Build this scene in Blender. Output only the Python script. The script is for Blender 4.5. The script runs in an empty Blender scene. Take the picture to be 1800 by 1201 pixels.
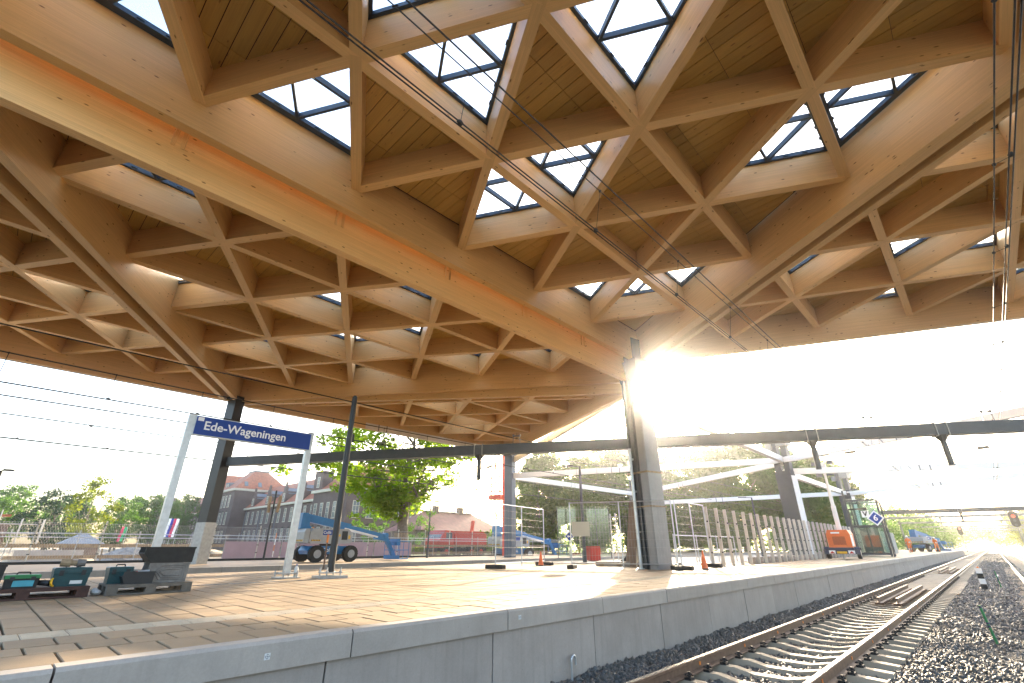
import bpy, bmesh, math, random
import numpy as np
from mathutils import Vector, Matrix
random.seed(7); RNG = np.random.default_rng(11)
S = bpy.context.scene
COL = S.collection
PI = math.pi
R = math.radians

# ------------------------------------------------------------------ camera
cam_d = bpy.data.cameras.new('camera'); cam = bpy.data.objects.new('camera', cam_d); COL.objects.link(cam)
cam_d.sensor_width = 36.0
cam_d.lens = 818.64 / 1800.0 * 36.0
cam_d.clip_start = 0.05; cam_d.clip_end = 3000
_r = Vector((0.72604588, 0.68764613, 0.00042653)); _u = Vector((0.27617039, -0.29216033, 0.9156267)); _b = Vector((0.62975177, -0.6646692, -0.4020293))
_b.normalize(); _r = _u.cross(_b).normalized(); _u = _b.cross(_r)
cam.matrix_world = Matrix(((_r.x, _u.x, _b.x, 0.0), (_r.y, _u.y, _b.y, 0.0), (_r.z, _u.z, _b.z, 1.45), (0, 0, 0, 1)))
S.camera = cam

# ------------------------------------------------------------------ sky, sun, exposure
SUN_AZ, SUN_EL = -25.4, 16.6           # degrees from the track axis (negative = left), elevation
sd = Vector((math.sin(R(SUN_AZ)) * math.cos(R(SUN_EL)), math.cos(R(SUN_AZ)) * math.cos(R(SUN_EL)), math.sin(R(SUN_EL))))
W = bpy.data.worlds.new('World'); S.world = W; W.use_nodes = True
wn = W.node_tree.nodes; wl = W.node_tree.links
bg = wn['Background']
sky = wn.new('ShaderNodeTexSky'); sky.sky_type = 'NISHITA'; sky.sun_disc = False
sky.sun_elevation = R(SUN_EL); sky.sun_rotation = R(SUN_AZ); sky.altitude = 30
sky.air_density = 1.0; sky.dust_density = 4.0; sky.ozone_density = 1.0
wl.new(sky.outputs[0], bg.inputs[0]); bg.inputs[1].default_value = 0.15
sun_d = bpy.data.lights.new('sun', 'SUN'); sun_d.energy = 3.2; sun_d.angle = R(0.6); sun_d.color = (1.0, 0.83, 0.60)
sun = bpy.data.objects.new('sun', sun_d); COL.objects.link(sun)
sun.rotation_euler = (-sd).to_track_quat('-Z', 'Y').to_euler()
S.view_settings.view_transform = 'Standard'; S.view_settings.look = 'None'
S.view_settings.exposure = 2.8; S.view_settings.gamma = 1.0; S.view_settings.use_curve_mapping = False
S.render.engine = 'CYCLES'
S.cycles.max_bounces = 10; S.cycles.diffuse_bounces = 7; S.cycles.glossy_bounces = 3; S.cycles.transmission_bounces = 4
S.cycles.transparent_max_bounces = 16; S.cycles.volume_bounces = 1
S.cycles.caustics_reflective = False; S.cycles.caustics_refractive = False
S.cycles.sample_clamp_indirect = 6.0; S.cycles.use_denoising = True

# ------------------------------------------------------------------ helpers
class MB:
    """collects shapes, links them as one mesh object"""
    def __init__(s): s.v = []; s.f = []; s.m = []; s.uv = []
    def add(s, vs, fs, m=0, uvs=None):
        o = len(s.v); s.v += [tuple(p) for p in vs]
        for k, f in enumerate(fs):
            s.f.append(tuple(o + i for i in f)); s.m.append(m)
            s.uv.append(uvs[k] if uvs else [(vs[i][0] + vs[i][1], vs[i][2]) for i in f])
    def box(s, x0, x1, y0, y1, z0, z1, m=0, ch=0.0):
        if x0 > x1: x0, x1 = x1, x0
        if y0 > y1: y0, y1 = y1, y0
        if z0 > z1: z0, z1 = z1, z0
        if ch > 0:
            c = ch
            s.add([(x0, y0, z0), (x1, y0, z0), (x1, y1, z0), (x0, y1, z0),
                   (x0, y0, z1 - c), (x1, y0, z1 - c), (x1, y1, z1 - c), (x0, y1, z1 - c),
                   (x0 + c, y0 + c, z1), (x1 - c, y0 + c, z1), (x1 - c, y1 - c, z1), (x0 + c, y1 - c, z1)],
                  [(3, 2, 1, 0), (0, 1, 5, 4), (1, 2, 6, 5), (2, 3, 7, 6), (3, 0, 4, 7),
                   (4, 5, 9, 8), (5, 6, 10, 9), (6, 7, 11, 10), (7, 4, 8, 11), (8, 9, 10, 11)], m)
            return
        s.add([(x0, y0, z0), (x1, y0, z0), (x1, y1, z0), (x0, y1, z0), (x0, y0, z1), (x1, y0, z1), (x1, y1, z1), (x0, y1, z1)],
              [(3, 2, 1, 0), (4, 5, 6, 7), (0, 1, 5, 4), (1, 2, 6, 5), (2, 3, 7, 6), (3, 0, 4, 7)], m)
    def bar(s, p0, p1, w, h, m=0, up=(0, 0, 1)):
        """square bar along p0-p1, w wide, h along up, centred; uv runs along it in metres"""
        p0 = Vector(p0); p1 = Vector(p1); d = (p1 - p0); L = d.length; d.normalize()
        up = Vector(up); sx = d.cross(up)
        if sx.length < 1e-4: sx = d.cross(Vector((1, 0, 0)))
        sx.normalize(); uz = sx.cross(d)
        a = sx * w / 2; b = uz * h / 2
        vs = [p0 - a - b, p0 + a - b, p0 + a + b, p0 - a + b, p1 - a - b, p1 + a - b, p1 + a + b, p1 - a + b]
        r = random.random() * 37; q = random.random() * 11
        fs = [(0, 1, 5, 4), (1, 2, 6, 5), (2, 3, 7, 6), (3, 0, 4, 7), (3, 2, 1, 0), (4, 5, 6, 7)]
        def uvq(o, hh): return [(r, q + o), (r, q + o + hh), (r + L, q + o + hh), (r + L, q + o)]
        uv = [uvq(0, w), uvq(w, h), uvq(w + h, w), uvq(2 * w + h, h),
              [(r, q), (r, q + w), (r + h * .3, q + w), (r + h * .3, q)], [(r, q), (r, q + w), (r + h * .3, q + w), (r + h * .3, q)]]
        s.add([tuple(p) for p in vs], fs, m, uv)
    def cyl(s, p0, p1, r0, r1=None, n=8, m=0, caps=True):
        if r1 is None: r1 = r0
        p0 = Vector(p0); p1 = Vector(p1); d = (p1 - p0).normalized()
        a = d.cross(Vector((0, 0, 1)))
        if a.length < 1e-3: a = Vector((1, 0, 0))
        a.normalize(); b = d.cross(a)
        vs = []
        for p, r in ((p0, r0), (p1, r1)):
            for k in range(n):
                t = 2 * PI * k / n; vs.append(tuple(p + a * (r * math.cos(t)) + b * (r * math.sin(t))))
        fs = [(k, (k + 1) % n, n + (k + 1) % n, n + k) for k in range(n)]
        if caps: fs += [tuple(range(n - 1, -1, -1)), tuple(range(n, 2 * n))]
        s.add(vs, fs, m)
    def tube(s, pts, r, n=6, m=0):
        for a, b in zip(pts[:-1], pts[1:]): s.cyl(a, b, r, r, n, m)
    def ring(s, c, ax, R0, r, n=12, k=6, m=0, a0=0.0, a1=2 * PI):
        ax = Vector(ax).normalized(); a = ax.orthogonal().normalized(); b = ax.cross(a); c = Vector(c)
        pts = [c + (a * math.cos(a0 + (a1 - a0) * i / n) + b * math.sin(a0 + (a1 - a0) * i / n)) * R0 for i in range(n + 1)]
        s.tube(pts, r, k, m)
    def prism(s, poly, z0, z1, m=0):
        """poly: counter-clockwise (x,y) list; z0/z1 numbers or functions of x,y"""
        n = len(poly); g0 = z0 if callable(z0) else (lambda x, y: z0); g1 = z1 if callable(z1) else (lambda x, y: z1)
        vs = [(x, y, g0(x, y)) for x, y in poly] + [(x, y, g1(x, y)) for x, y in poly]
        fs = [tuple(range(n - 1, -1, -1)), tuple(range(n, 2 * n))] + [(k, (k + 1) % n, n + (k + 1) % n, n + k) for k in range(n)]
        s.add(vs, fs, m)
    def extr(s, prof, axis, a0, a1, m=0):
        """profile (u,v) extruded along axis 'x' (u=y,v=z) or 'y' (u=x,v=z)"""
        n = len(prof)
        def P(u, v, a): return (a, u, v) if axis == 'x' else (u, a, v)
        vs = [P(u, v, a0) for u, v in prof] + [P(u, v, a1) for u, v in prof]
        fs = [tuple(range(n - 1, -1, -1)), tuple(range(n, 2 * n))] + [(k, (k + 1) % n, n + (k + 1) % n, n + k) for k in range(n)]
        s.add(vs, fs, m)
    def ball(s, c, r, m=0, n=8, k=5, sc=(1, 1, 1)):
        vs = [(c[0], c[1], c[2] - r * sc[2])]
        for j in range(1, k):
            t = PI * j / k
            for i in range(n):
                p = 2 * PI * i / n
                vs.append((c[0] + r * sc[0] * math.sin(t) * math.cos(p), c[1] + r * sc[1] * math.sin(t) * math.sin(p), c[2] - r * sc[2] * math.cos(t)))
        vs.append((c[0], c[1], c[2] + r * sc[2])); e = len(vs) - 1
        fs = [(0, 1 + (i + 1) % n, 1 + i) for i in range(n)]
        for j in range(k - 2):
            o = 1 + j * n
            fs += [(o + i, o + (i + 1) % n, o + n + (i + 1) % n, o + n + i) for i in range(n)]
        o = 1 + (k - 2) * n
        fs += [(o + i, o + (i + 1) % n, e) for i in range(n)]
        s.add(vs, fs, m)
    def mesh(s, name, mats, smooth=False, off=(0, 0, 0)):
        me = bpy.data.meshes.new(name)
        v = np.array(s.v, dtype=float) - np.array(off) if s.v else []
        me.from_pydata([tuple(p) for p in v], [], s.f)
        if not isinstance(mats, (list, tuple)): mats = [mats]
        for q in mats: me.materials.append(q)
        if len(mats) > 1: me.polygons.foreach_set('material_index', np.array(s.m, dtype=np.int32))
        uvl = me.uv_layers.new(name='UVMap')
        flat = [c for fu in s.uv for p in fu for c in p]
        uvl.data.foreach_set('uv', np.array(flat, dtype=np.float32))
        if smooth: me.polygons.foreach_set('use_smooth', np.ones(len(me.polygons), dtype=bool))
        me.update(); return me
    def build(s, name, mats, parent=None, smooth=False, world=False):
        off = tuple(parent.get('org', (0, 0, 0))) if (world and parent) else (0, 0, 0)
        return link(name, s.mesh(name, mats, smooth, off), parent)

def link(name, me, parent=None):
    o = bpy.data.objects.new(name, me); COL.objects.link(o)
    if parent: o.parent = parent
    return o
def tag(o, label, cat, group=None):
    o['label'] = label; o['category'] = cat
    if group: o['group'] = group
    return o
def thing(name, label, cat, loc=(0, 0, 0), rz=0.0, group=None):
    o = bpy.data.objects.new(name, None); COL.objects.link(o); o.empty_display_size = 0.2
    o.location = loc; o.rotation_euler = (0, 0, rz); o['org'] = tuple(loc)
    return tag(o, label, cat, group)
def kind(o, k): o['kind'] = k; return o
def dup(root, loc, rz=None, label=None, group=None):
    r = root.copy(); COL.objects.link(r); r.location = loc; r['org'] = tuple(loc)
    if rz is not None: r.rotation_euler = (0, 0, rz)
    if label: r['label'] = label
    if group: r['group'] = group
    for ch in list(root.children):
        c = ch.copy(); COL.objects.link(c); c.parent = r
        for g in list(ch.children):
            d = g.copy(); COL.objects.link(d); d.parent = c
    return r
def text(name, body, size, mat, parent, M, bold=0.0, extrude=0.004, align='LEFT'):
    cu = bpy.data.curves.new(name, 'FONT'); cu.body = body; cu.size = size; cu.extrude = extrude; cu.offset = bold
    cu.align_x = align; cu.align_y = 'CENTER'; cu.resolution_u = 3
    o = bpy.data.objects.new(name, cu); COL.objects.link(o)
    dg = bpy.context.evaluated_depsgraph_get(); me = bpy.data.meshes.new_from_object(o.evaluated_get(dg))
    bpy.data.objects.remove(o); bpy.data.curves.remove(cu)
    me.materials.clear(); me.materials.append(mat); me.transform(M)
    return link(name, me, parent)
def face_matrix(origin, xdir, zdir=(0, 0, 1)):
    """text frame: x along xdir, y along zdir, at origin"""
    x = Vector(xdir).normalized(); y = Vector(zdir).normalized(); n = x.cross(y)
    return Matrix(((x.x, y.x, n.x, origin[0]), (x.y, y.y, n.y, origin[1]), (x.z, y.z, n.z, origin[2]), (0, 0, 0, 1)))
# ------------------------------------------------------------------ materials
def new_mat(name):
    m = bpy.data.materials.new(name); m.use_nodes = True
    nt = m.node_tree; b = nt.nodes['Principled BSDF']; return m, nt, b
def N(nt, t, **kw):
    n = nt.nodes.new(t)
    for k, v in kw.items(): setattr(n, k, v)
    return n
def ramp(nt, fac, stops):
    r = N(nt, 'ShaderNodeValToRGB'); e = r.color_ramp.elements
    while len(e) < len(stops): e.new(0.5)
    for q, (p, c) in zip(e, stops): q.position = p; q.color = (*c, 1) if len(c) == 3 else c
    nt.links.new(fac, r.inputs[0]); return r.outputs[0]
def mixc(nt, fac, a, b, mode='MIX'):
    n = N(nt, 'ShaderNodeMix', data_type='RGBA', blend_type=mode)
    for s, v in ((0, fac), (6, a), (7, b)):
        if hasattr(v, 'is_output'): nt.links.new(v, n.inputs[s])
        elif isinstance(v, (int, float)): n.inputs[s].default_value = v
        else: n.inputs[s].default_value = (*v, 1)
    return n.outputs[2]
def noise(nt, vec, scale, detail=4, rough=0.55):
    n = N(nt, 'ShaderNodeTexNoise'); n.inputs['Scale'].default_value = scale; n.inputs['Detail'].default_value = detail; n.inputs['Roughness'].default_value = rough
    if vec is not None: nt.links.new(vec, n.inputs['Vector'])
    return n.outputs['Fac']
def mapping(nt, vec, sc):
    n = N(nt, 'ShaderNodeMapping'); n.inputs['Scale'].default_value = sc; nt.links.new(vec, n.inputs['Vector']); return n.outputs[0]
def pos(nt): return N(nt, 'ShaderNodeNewGeometry').outputs['Position']
def bump(nt, b, h, strength=0.3, dist=0.01):
    n = N(nt, 'ShaderNodeBump'); n.inputs['Strength'].default_value = strength; n.inputs['Distance'].default_value = dist
    nt.links.new(h, n.inputs['Height']); nt.links.new(n.outputs[0], b.inputs['Normal'])
def plain(name, c, rough=0.5, metal=0.0, var=0.12, scale=6.0, bmp=0.0, spec=0.5):
    """painted or plain surface with slight wear"""
    m, nt, b = new_mat(name)
    f = noise(nt, pos(nt), scale, 5, 0.6)
    lo = tuple(x * (1 - var) for x in c); hi = tuple(min(1, x * (1 + var)) for x in c)
    nt.links.new(ramp(nt, f, [(0.3, lo), (0.7, hi)]), b.inputs['Base Color'])
    b.inputs['Roughness'].default_value = rough; b.inputs['Metallic'].default_value = metal; b.inputs['Specular IOR Level'].default_value = spec
    if bmp: bump(nt, b, noise(nt, pos(nt), scale * 8, 4), bmp, 0.004)
    return m
def timber(name, base, dark, rand=0.1):
    m, nt, b = new_mat(name)
    uv = N(nt, 'ShaderNodeUVMap').outputs[0]
    g = noise(nt, mapping(nt, uv, (0.9, 42, 1)), 1.0, 5, 0.6)          # grain along the beam
    big = noise(nt, mapping(nt, uv, (0.35, 1.5, 1)), 1.0, 3)
    lam = N(nt, 'ShaderNodeTexBrick'); lam.offset = 0.37; lam.squash = 1.0     # finger-jointed lamellas 4 cm high
    lam.inputs['Color1'].default_value = (0.93, 0.92, 0.9, 1); lam.inputs['Color2'].default_value = (1.05, 1.03, 1.0, 1); lam.inputs['Mortar'].default_value = (0.82, 0.78, 0.74, 1)
    lam.inputs['Scale'].default_value = 1.0; lam.inputs['Mortar Size'].default_value = 0.0011; lam.inputs['Brick Width'].default_value = 2.3; lam.inputs['Row Height'].default_value = 0.04
    nt.links.new(uv, lam.inputs['Vector'])
    c = ramp(nt, g, [(0.25, tuple(x * 0.84 for x in base)), (0.55, base), (0.8, tuple(min(1, x * 1.08) for x in base))])
    c = mixc(nt, 0.75, c, lam.outputs['Color'], 'MULTIPLY')
    c = mixc(nt, ramp(nt, big, [(0.35, (0, 0, 0)), (0.75, (0.35, 0.35, 0.35))]), c, tuple(x * 0.8 for x in base))
    for sc, th in (((3.4, 9, 1), 0.15), ((1.9, 6, 1), 0.11)):
        vo = N(nt, 'ShaderNodeTexVoronoi'); vo.inputs['Randomness'].default_value = 1.0; vo.inputs['Scale'].default_value = 1.0
        nt.links.new(mapping(nt, uv, sc), vo.inputs['Vector'])
        sel = N(nt, 'ShaderNodeSeparateColor'); nt.links.new(vo.outputs['Color'], sel.inputs[0])
        gt = N(nt, 'ShaderNodeMath', operation='GREATER_THAN'); nt.links.new(sel.outputs[0], gt.inputs[0]); gt.inputs[1].default_value = 0.55
        kf = ramp(nt, vo.outputs['Distance'], [(th * 0.5, (0.92, 0.92, 0.92)), (th, (0, 0, 0))])
        mu = N(nt, 'ShaderNodeMath', operation='MULTIPLY'); nt.links.new(kf, mu.inputs[0]); nt.links.new(gt.outputs[0], mu.inputs[1])
        c = mixc(nt, mu.outputs[0], c, dark)
    oi = N(nt, 'ShaderNodeObjectInfo')
    c = mixc(nt, 1.0, c, ramp(nt, oi.outputs['Random'], [(0, (1 - rand,) * 3), (1, (1 + rand * .5,) * 3)]), 'MULTIPLY')
    nt.links.new(c, b.inputs['Base Color'])
    b.inputs['Roughness'].default_value = 0.42; b.inputs['Specular IOR Level'].default_value = 0.4
    bump(nt, b, g, 0.12, 0.003)
    return m
M = {}
M['timber'] = timber('spruce_glulam', (0.78, 0.54, 0.26), (0.20, 0.09, 0.03), 0.15)
M['soffit'] = timber('acoustic_board', (0.58, 0.385, 0.115), (0.28, 0.16, 0.05), 0.16)
M['gap'] = plain('dark_gap', (0.03, 0.02, 0.012), 0.9)
M['frame'] = plain('skylight_frame', (0.035, 0.055, 0.085), 0.4)
def glassy(name, tint, gloss=0.1, rough=0.03):
    m, nt, b = new_mat(name); nt.nodes.remove(b); o = nt.nodes['Material Output']
    t = N(nt, 'ShaderNodeBsdfTransparent'); t.inputs[0].default_value = (*tint, 1)
    g = N(nt, 'ShaderNodeBsdfGlossy'); g.inputs['Roughness'].default_value = rough
    lw = N(nt, 'ShaderNodeLayerWeight'); lw.inputs[0].default_value = 0.25
    pw = N(nt, 'ShaderNodeMath', operation='POWER'); nt.links.new(lw.outputs['Facing'], pw.inputs[0]); pw.inputs[1].default_value = 3.0
    ad = N(nt, 'ShaderNodeMath', operation='MULTIPLY_ADD'); nt.links.new(pw.outputs[0], ad.inputs[0]); ad.inputs[1].default_value = 0.25; ad.inputs[2].default_value = gloss + 0.02
    mx = N(nt, 'ShaderNodeMixShader'); nt.links.new(ad.outputs[0], mx.inputs[0]); nt.links.new(t.outputs[0], mx.inputs[1]); nt.links.new(g.outputs[0], mx.inputs[2])
    nt.links.new(mx.outputs[0], o.inputs[0]); return m
M['pane'] = glassy('roof_glass', (0.93, 0.96, 0.98), 0.0)
M['green_glass'] = glassy('lift_glass', (0.80, 0.91, 0.87), 0.10)
def concrete(name, c, streak=0.12, spots=True, rough=0.75):
    m, nt, b = new_mat(name); p = pos(nt)
    f1 = noise(nt, p, 2.2, 6, 0.62); f2 = noise(nt, mapping(nt, p, (14, 14, 0.7)), 1.0, 3); f3 = noise(nt, p, 60, 3)
    c1 = ramp(nt, f1, [(0.3, tuple(x * 0.86 for x in c)), (0.7, tuple(min(1, x * 1.08) for x in c))])
    c1 = mixc(nt, ramp(nt, f2, [(0.5, (0, 0, 0)), (0.75, (streak * 3,) * 3)]), c1, tuple(x * 0.72 for x in c))
    c1 = mixc(nt, 0.25, c1, ramp(nt, f3, [(0.3, (0.75,) * 3), (0.7, (1.15,) * 3)]), 'MULTIPLY')
    if spots:
        vo = N(nt, 'ShaderNodeTexVoronoi'); vo.inputs['Scale'].default_value = 7.0; nt.links.new(p, vo.inputs['Vector'])
        c1 = mixc(nt, ramp(nt, vo.outputs['Distance'], [(0.03, (0.6,) * 3), (0.06, (0, 0, 0))]), c1, tuple(x * 0.45 for x in c))
    oi = N(nt, 'ShaderNodeObjectInfo')
    c1 = mixc(nt, 1.0, c1, ramp(nt, oi.outputs['Random'], [(0, (0.92,) * 3), (1, (1.05,) * 3)]), 'MULTIPLY')
    nt.links.new(c1, b.inputs['Base Color']); b.inputs['Roughness'].default_value = rough
    bump(nt, b, f3, 0.15, 0.004); return m
M['kerb'] = concrete('kerb_concrete', (0.345, 0.305, 0.265))
M['wallc'] = concrete('wall_concrete', (0.30, 0.263, 0.232), 0.16)
def paving(name, c):
    m, nt, b = new_mat(name); p = pos(nt)
    oi = N(nt, 'ShaderNodeObjectInfo'); isl = N(nt, 'ShaderNodeNewGeometry').outputs['Random Per Island']
    ad = N(nt, 'ShaderNodeMath', operation='ADD'); nt.links.new(oi.outputs['Random'], ad.inputs[0]); nt.links.new(isl, ad.inputs[1])
    fr = N(nt, 'ShaderNodeMath', operation='FRACT'); nt.links.new(ad.outputs[0], fr.inputs[0])
    f1 = noise(nt, p, 5, 5, 0.65); f3 = noise(nt, p, 140, 2)
    k = ramp(nt, fr.outputs[0], [(0, tuple(x * 0.84 for x in c)), (0.5, c), (0.93, tuple(x * 1.08 for x in c)), (1, tuple(min(1, x * 1.3) for x in c))])
    k = mixc(nt, 0.8, k, ramp(nt, f1, [(0.3, (0.84, 0.82, 0.8)), (0.7, (1.06,) * 3)]), 'MULTIPLY')
    st = noise(nt, p, 1.1, 5, 0.7)
    k = mixc(nt, ramp(nt, st, [(0.55, (0, 0, 0)), (0.75, (0.2,) * 3)]), k, tuple(x * 0.65 for x in c))
    k = mixc(nt, 0.5, k, ramp(nt, f3, [(0.3, (0.8,) * 3), (0.7, (1.15,) * 3)]), 'MULTIPLY')
    nt.links.new(k, b.inputs['Base Color']); b.inputs['Roughness'].default_value = 0.7
    bump(nt, b, f3, 0.2, 0.003); return m
M['paver'] = paving('paving_concrete', (0.275, 0.192, 0.11))
M['tactile'] = concrete('tactile_concrete', (0.50, 0.41, 0.30), 0.05, False)
M['joint'] = plain('joint_sand', (0.07, 0.06, 0.05), 0.95)
M['bed'] = plain('ballast_bed', (0.06, 0.057, 0.053), 0.95, 0, 0.5, 25, 0.8)
def stones(name, cs):
    m, nt, b = new_mat(name)
    isl = N(nt, 'ShaderNodeNewGeometry').outputs['Random Per Island']
    st = [(i / (len(cs) - 1), c) for i, c in enumerate(cs)]
    k = ramp(nt, isl, st); k = mixc(nt, 0.8, k, ramp(nt, noise(nt, pos(nt), 45, 4), [(0.3, (0.7,) * 3), (0.7, (1.2,) * 3)]), 'MULTIPLY')
    nt.links.new(k, b.inputs['Base Color']); b.inputs['Roughness'].default_value = 0.62; return m
M['stone'] = stones('ballast_stone', [(0.045, 0.045, 0.045), (0.09, 0.088, 0.083), (0.07, 0.063, 0.054), (0.13, 0.12, 0.105), (0.08, 0.082, 0.082), (0.11, 0.085, 0.06)])
M['railside'] = plain('rail_rust', (0.125, 0.075, 0.05), 0.55, 0.35, 0.3, 12, 0.2)
M['railtop'] = plain('rail_head', (0.62, 0.60, 0.57), 0.22, 1.0, 0.08, 30)
M['sleeper'] = concrete('sleeper_concrete', (0.33, 0.27, 0.195), 0.1, False)
M['clip'] = plain('rail_clip_steel', (0.018, 0.018, 0.02), 0.5, 0.5)
M['orange_plastic'] = plain('orange_plastic', (0.70, 0.19, 0.01), 0.45)
M['steel_dark'] = plain('dark_grey_steel', (0.045, 0.052, 0.062), 0.42, 0.3, 0.15, 3)
M['steel_black'] = plain('black_steel', (0.015, 0.015, 0.017), 0.4, 0.2)
M['steel_mid'] = plain('grey_steel', (0.17, 0.175, 0.18), 0.38, 0.6, 0.15, 2)
M['steel_white'] = plain('white_steel', (0.74, 0.72, 0.68), 0.45, 0.0, 0.06, 1.5)
M['alu'] = plain('galvanised_steel', (0.50, 0.51, 0.52), 0.38, 0.75, 0.12, 9)
M['galv'] = plain('dull_galvanised', (0.36, 0.355, 0.345), 0.5, 0.5, 0.15, 9)
M['cable'] = plain('overhead_cable', (0.022, 0.020, 0.018), 0.6)
M['ns_blue'] = plain('sign_blue', (0.008, 0.045, 0.25), 0.42, 0, 0.05, 2, 0, 0.3)
M['white'] = plain('white_paint', (0.80, 0.80, 0.80), 0.5, 0, 0.04)
M['cone'] = plain('cone_orange', (0.75, 0.135, 0.02), 0.5, 0, 0.1)
M['red'] = plain('red_paint', (0.45, 0.022, 0.012), 0.35, 0, 0.12)
M['crane_red'] = plain('crane_red', (0.62, 0.06, 0.03), 0.45, 0, 0.12)
M['gen_orange'] = plain('generator_orange', (0.68, 0.135, 0.02), 0.35, 0, 0.08)
M['navy'] = plain('navy_mudguard', (0.02, 0.03, 0.07), 0.35)
M['rubber'] = plain('tyre_rubber', (0.022, 0.021, 0.02), 0.85, 0, 0.3, 20, 0.3)
M['lift_blue'] = plain('lift_blue', (0.012, 0.15, 0.37), 0.35, 0, 0.12)
M['lift_grey'] = plain('lift_grey', (0.33, 0.34, 0.35), 0.4, 0, 0.1)
M['yellow'] = plain('signal_yellow', (0.72, 0.42, 0.02), 0.45)
M['hivis'] = plain('hivis_orange', (0.80, 0.17, 0.02), 0.7, 0, 0.15, 14)
M['skin'] = plain('skin', (0.50, 0.30, 0.21), 0.55)
M['reflect'] = plain('reflective_grey', (0.62, 0.62, 0.60), 0.4)
M['wood_plank'] = plain('weathered_plank', (0.27, 0.19, 0.11), 0.8, 0, 0.3, 5, 0.3)
M['pallet_red'] = plain('dark_red_pallet_wood', (0.055, 0.022, 0.015), 0.75, 0, 0.35, 8, 0.3)
M['pallet_grey'] = plain('grey_pallet_wood', (0.115, 0.10, 0.082), 0.8, 0, 0.3, 8, 0.3)
M['teal'] = plain('teal_plastic', (0.005, 0.045, 0.052), 0.45, 0, 0.2, 10)
M['green_plastic'] = plain('green_plastic', (0.015, 0.16, 0.045), 0.45)
M['crate_dark'] = plain('dark_metal_crate', (0.022, 0.021, 0.02), 0.5, 0.5, 0.3, 8)
M['crate_light'] = plain('worn_aluminium', (0.17, 0.16, 0.15), 0.5, 0.3, 0.3, 9, 0.2)
M['black_plastic'] = plain('black_plastic', (0.012, 0.012, 0.013), 0.5)
M['label'] = plain('paper_label', (0.6, 0.6, 0.58), 0.7)
M['lblue'] = plain('label_blue', (0.05, 0.30, 0.38), 0.5)
M['sand'] = plain('sand', (0.30, 0.24, 0.165), 0.95, 0, 0.2, 0.8, 0.4)
M['rubble'] = plain('rubble_grey', (0.20, 0.19, 0.18), 0.95, 0, 0.4, 4, 0.9)
M['earth'] = plain('bare_earth', (0.20, 0.16, 0.11), 0.95, 0, 0.3, 0.6, 0.5)
M['grassm'] = plain('grass', (0.06, 0.11, 0.025), 0.9, 0, 0.3, 1.5, 0.5)
M['pink'] = plain('pink_banner', (0.40, 0.27, 0.31), 0.7, 0, 0.1, 1.0)
M['brown_board'] = plain('brown_board', (0.16, 0.105, 0.07), 0.7, 0, 0.2, 4)
M['slate'] = plain('slate_roof', (0.10, 0.125, 0.16), 0.6, 0, 0.15, 5)
M['lamp_red'] = None
def emis(name, c, s):
    m, nt, b = new_mat(name); b.inputs['Base Color'].default_value = (*c, 1)
    b.inputs['Emission Color'].default_value = (*c, 1); b.inputs['Emission Strength'].default_value = s; return m
M['lamp_red'] = emis('signal_red_lamp', (1.0, 0.06, 0.02), 0.3)
def brickwall(name, c1, c2, mortar, scale=1.0):
    m, nt, b = new_mat(name)
    uv = N(nt, 'ShaderNodeUVMap').outputs[0]
    br = N(nt, 'ShaderNodeTexBrick'); br.inputs['Color1'].default_value = (*c1, 1); br.inputs['Color2'].default_value = (*c2, 1); br.inputs['Mortar'].default_value = (*mortar, 1)
    br.inputs['Scale'].default_value = scale; br.inputs['Brick Width'].default_value = 0.22; br.inputs['Row Height'].default_value = 0.065; br.inputs['Mortar Size'].default_value = 0.008
    nt.links.new(uv, br.inputs['Vector'])
    f = noise(nt, pos(nt), 0.5, 5, 0.65)
    k = mixc(nt, 0.9, br.outputs['Color'], ramp(nt, f, [(0.3, (0.75,) * 3), (0.7, (1.15,) * 3)]), 'MULTIPLY')
    nt.links.new(k, b.inputs['Base Color']); b.inputs['Roughness'].default_value = 0.85; return m
M['brick'] = brickwall('purple_brown_brick', (0.076, 0.044, 0.040), (0.112, 0.062, 0.054), (0.09, 0.08, 0.073))
M['brick2'] = brickwall('brown_brick', (0.16, 0.10, 0.075), (0.2, 0.13, 0.1), (0.2, 0.18, 0.16))
M['rooftile'] = plain('orange_roof_tile', (0.27, 0.075, 0.032), 0.75, 0, 0.35, 1.6, 0.4)
M['rooftile2'] = plain('brown_roof_tile', (0.17, 0.062, 0.045), 0.75, 0, 0.25, 1.6, 0.4)
M['cream'] = plain('cream_paint', (0.48, 0.43, 0.33), 0.6, 0, 0.06, 1)
M['winglass'] = plain('window_glass', (0.10, 0.12, 0.14), 0.08, 0, 0.3, 0.4, 0, 1.0)
def leaf(name, cols, trans=0.5):
    m, nt, b = new_mat(name); nt.nodes.remove(b); o = nt.nodes['Material Output']
    isl = N(nt, 'ShaderNodeNewGeometry').outputs['Random Per Island']
    k = ramp(nt, isl, [(i / (len(cols) - 1), c) for i, c in enumerate(cols)])
    k = mixc(nt, 0.9, k, ramp(nt, noise(nt, pos(nt), 0.45, 3), [(0.35, (0.7, 0.75, 0.7)), (0.65, (1.15, 1.12, 1.0))]), 'MULTIPLY')
    d = N(nt, 'ShaderNodeBsdfDiffuse'); t = N(nt, 'ShaderNodeBsdfTranslucent'); nt.links.new(k, d.inputs[0])
    k2 = mixc(nt, 1.0, k, (1.3, 1.5, 0.7), 'MULTIPLY'); nt.links.new(k2, t.inputs[0])
    mx = N(nt, 'ShaderNodeMixShader'); mx.inputs[0].default_value = trans
    nt.links.new(d.outputs[0], mx.inputs[1]); nt.links.new(t.outputs[0], mx.inputs[2]); nt.links.new(mx.outputs[0], o.inputs[0]); return m
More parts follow.
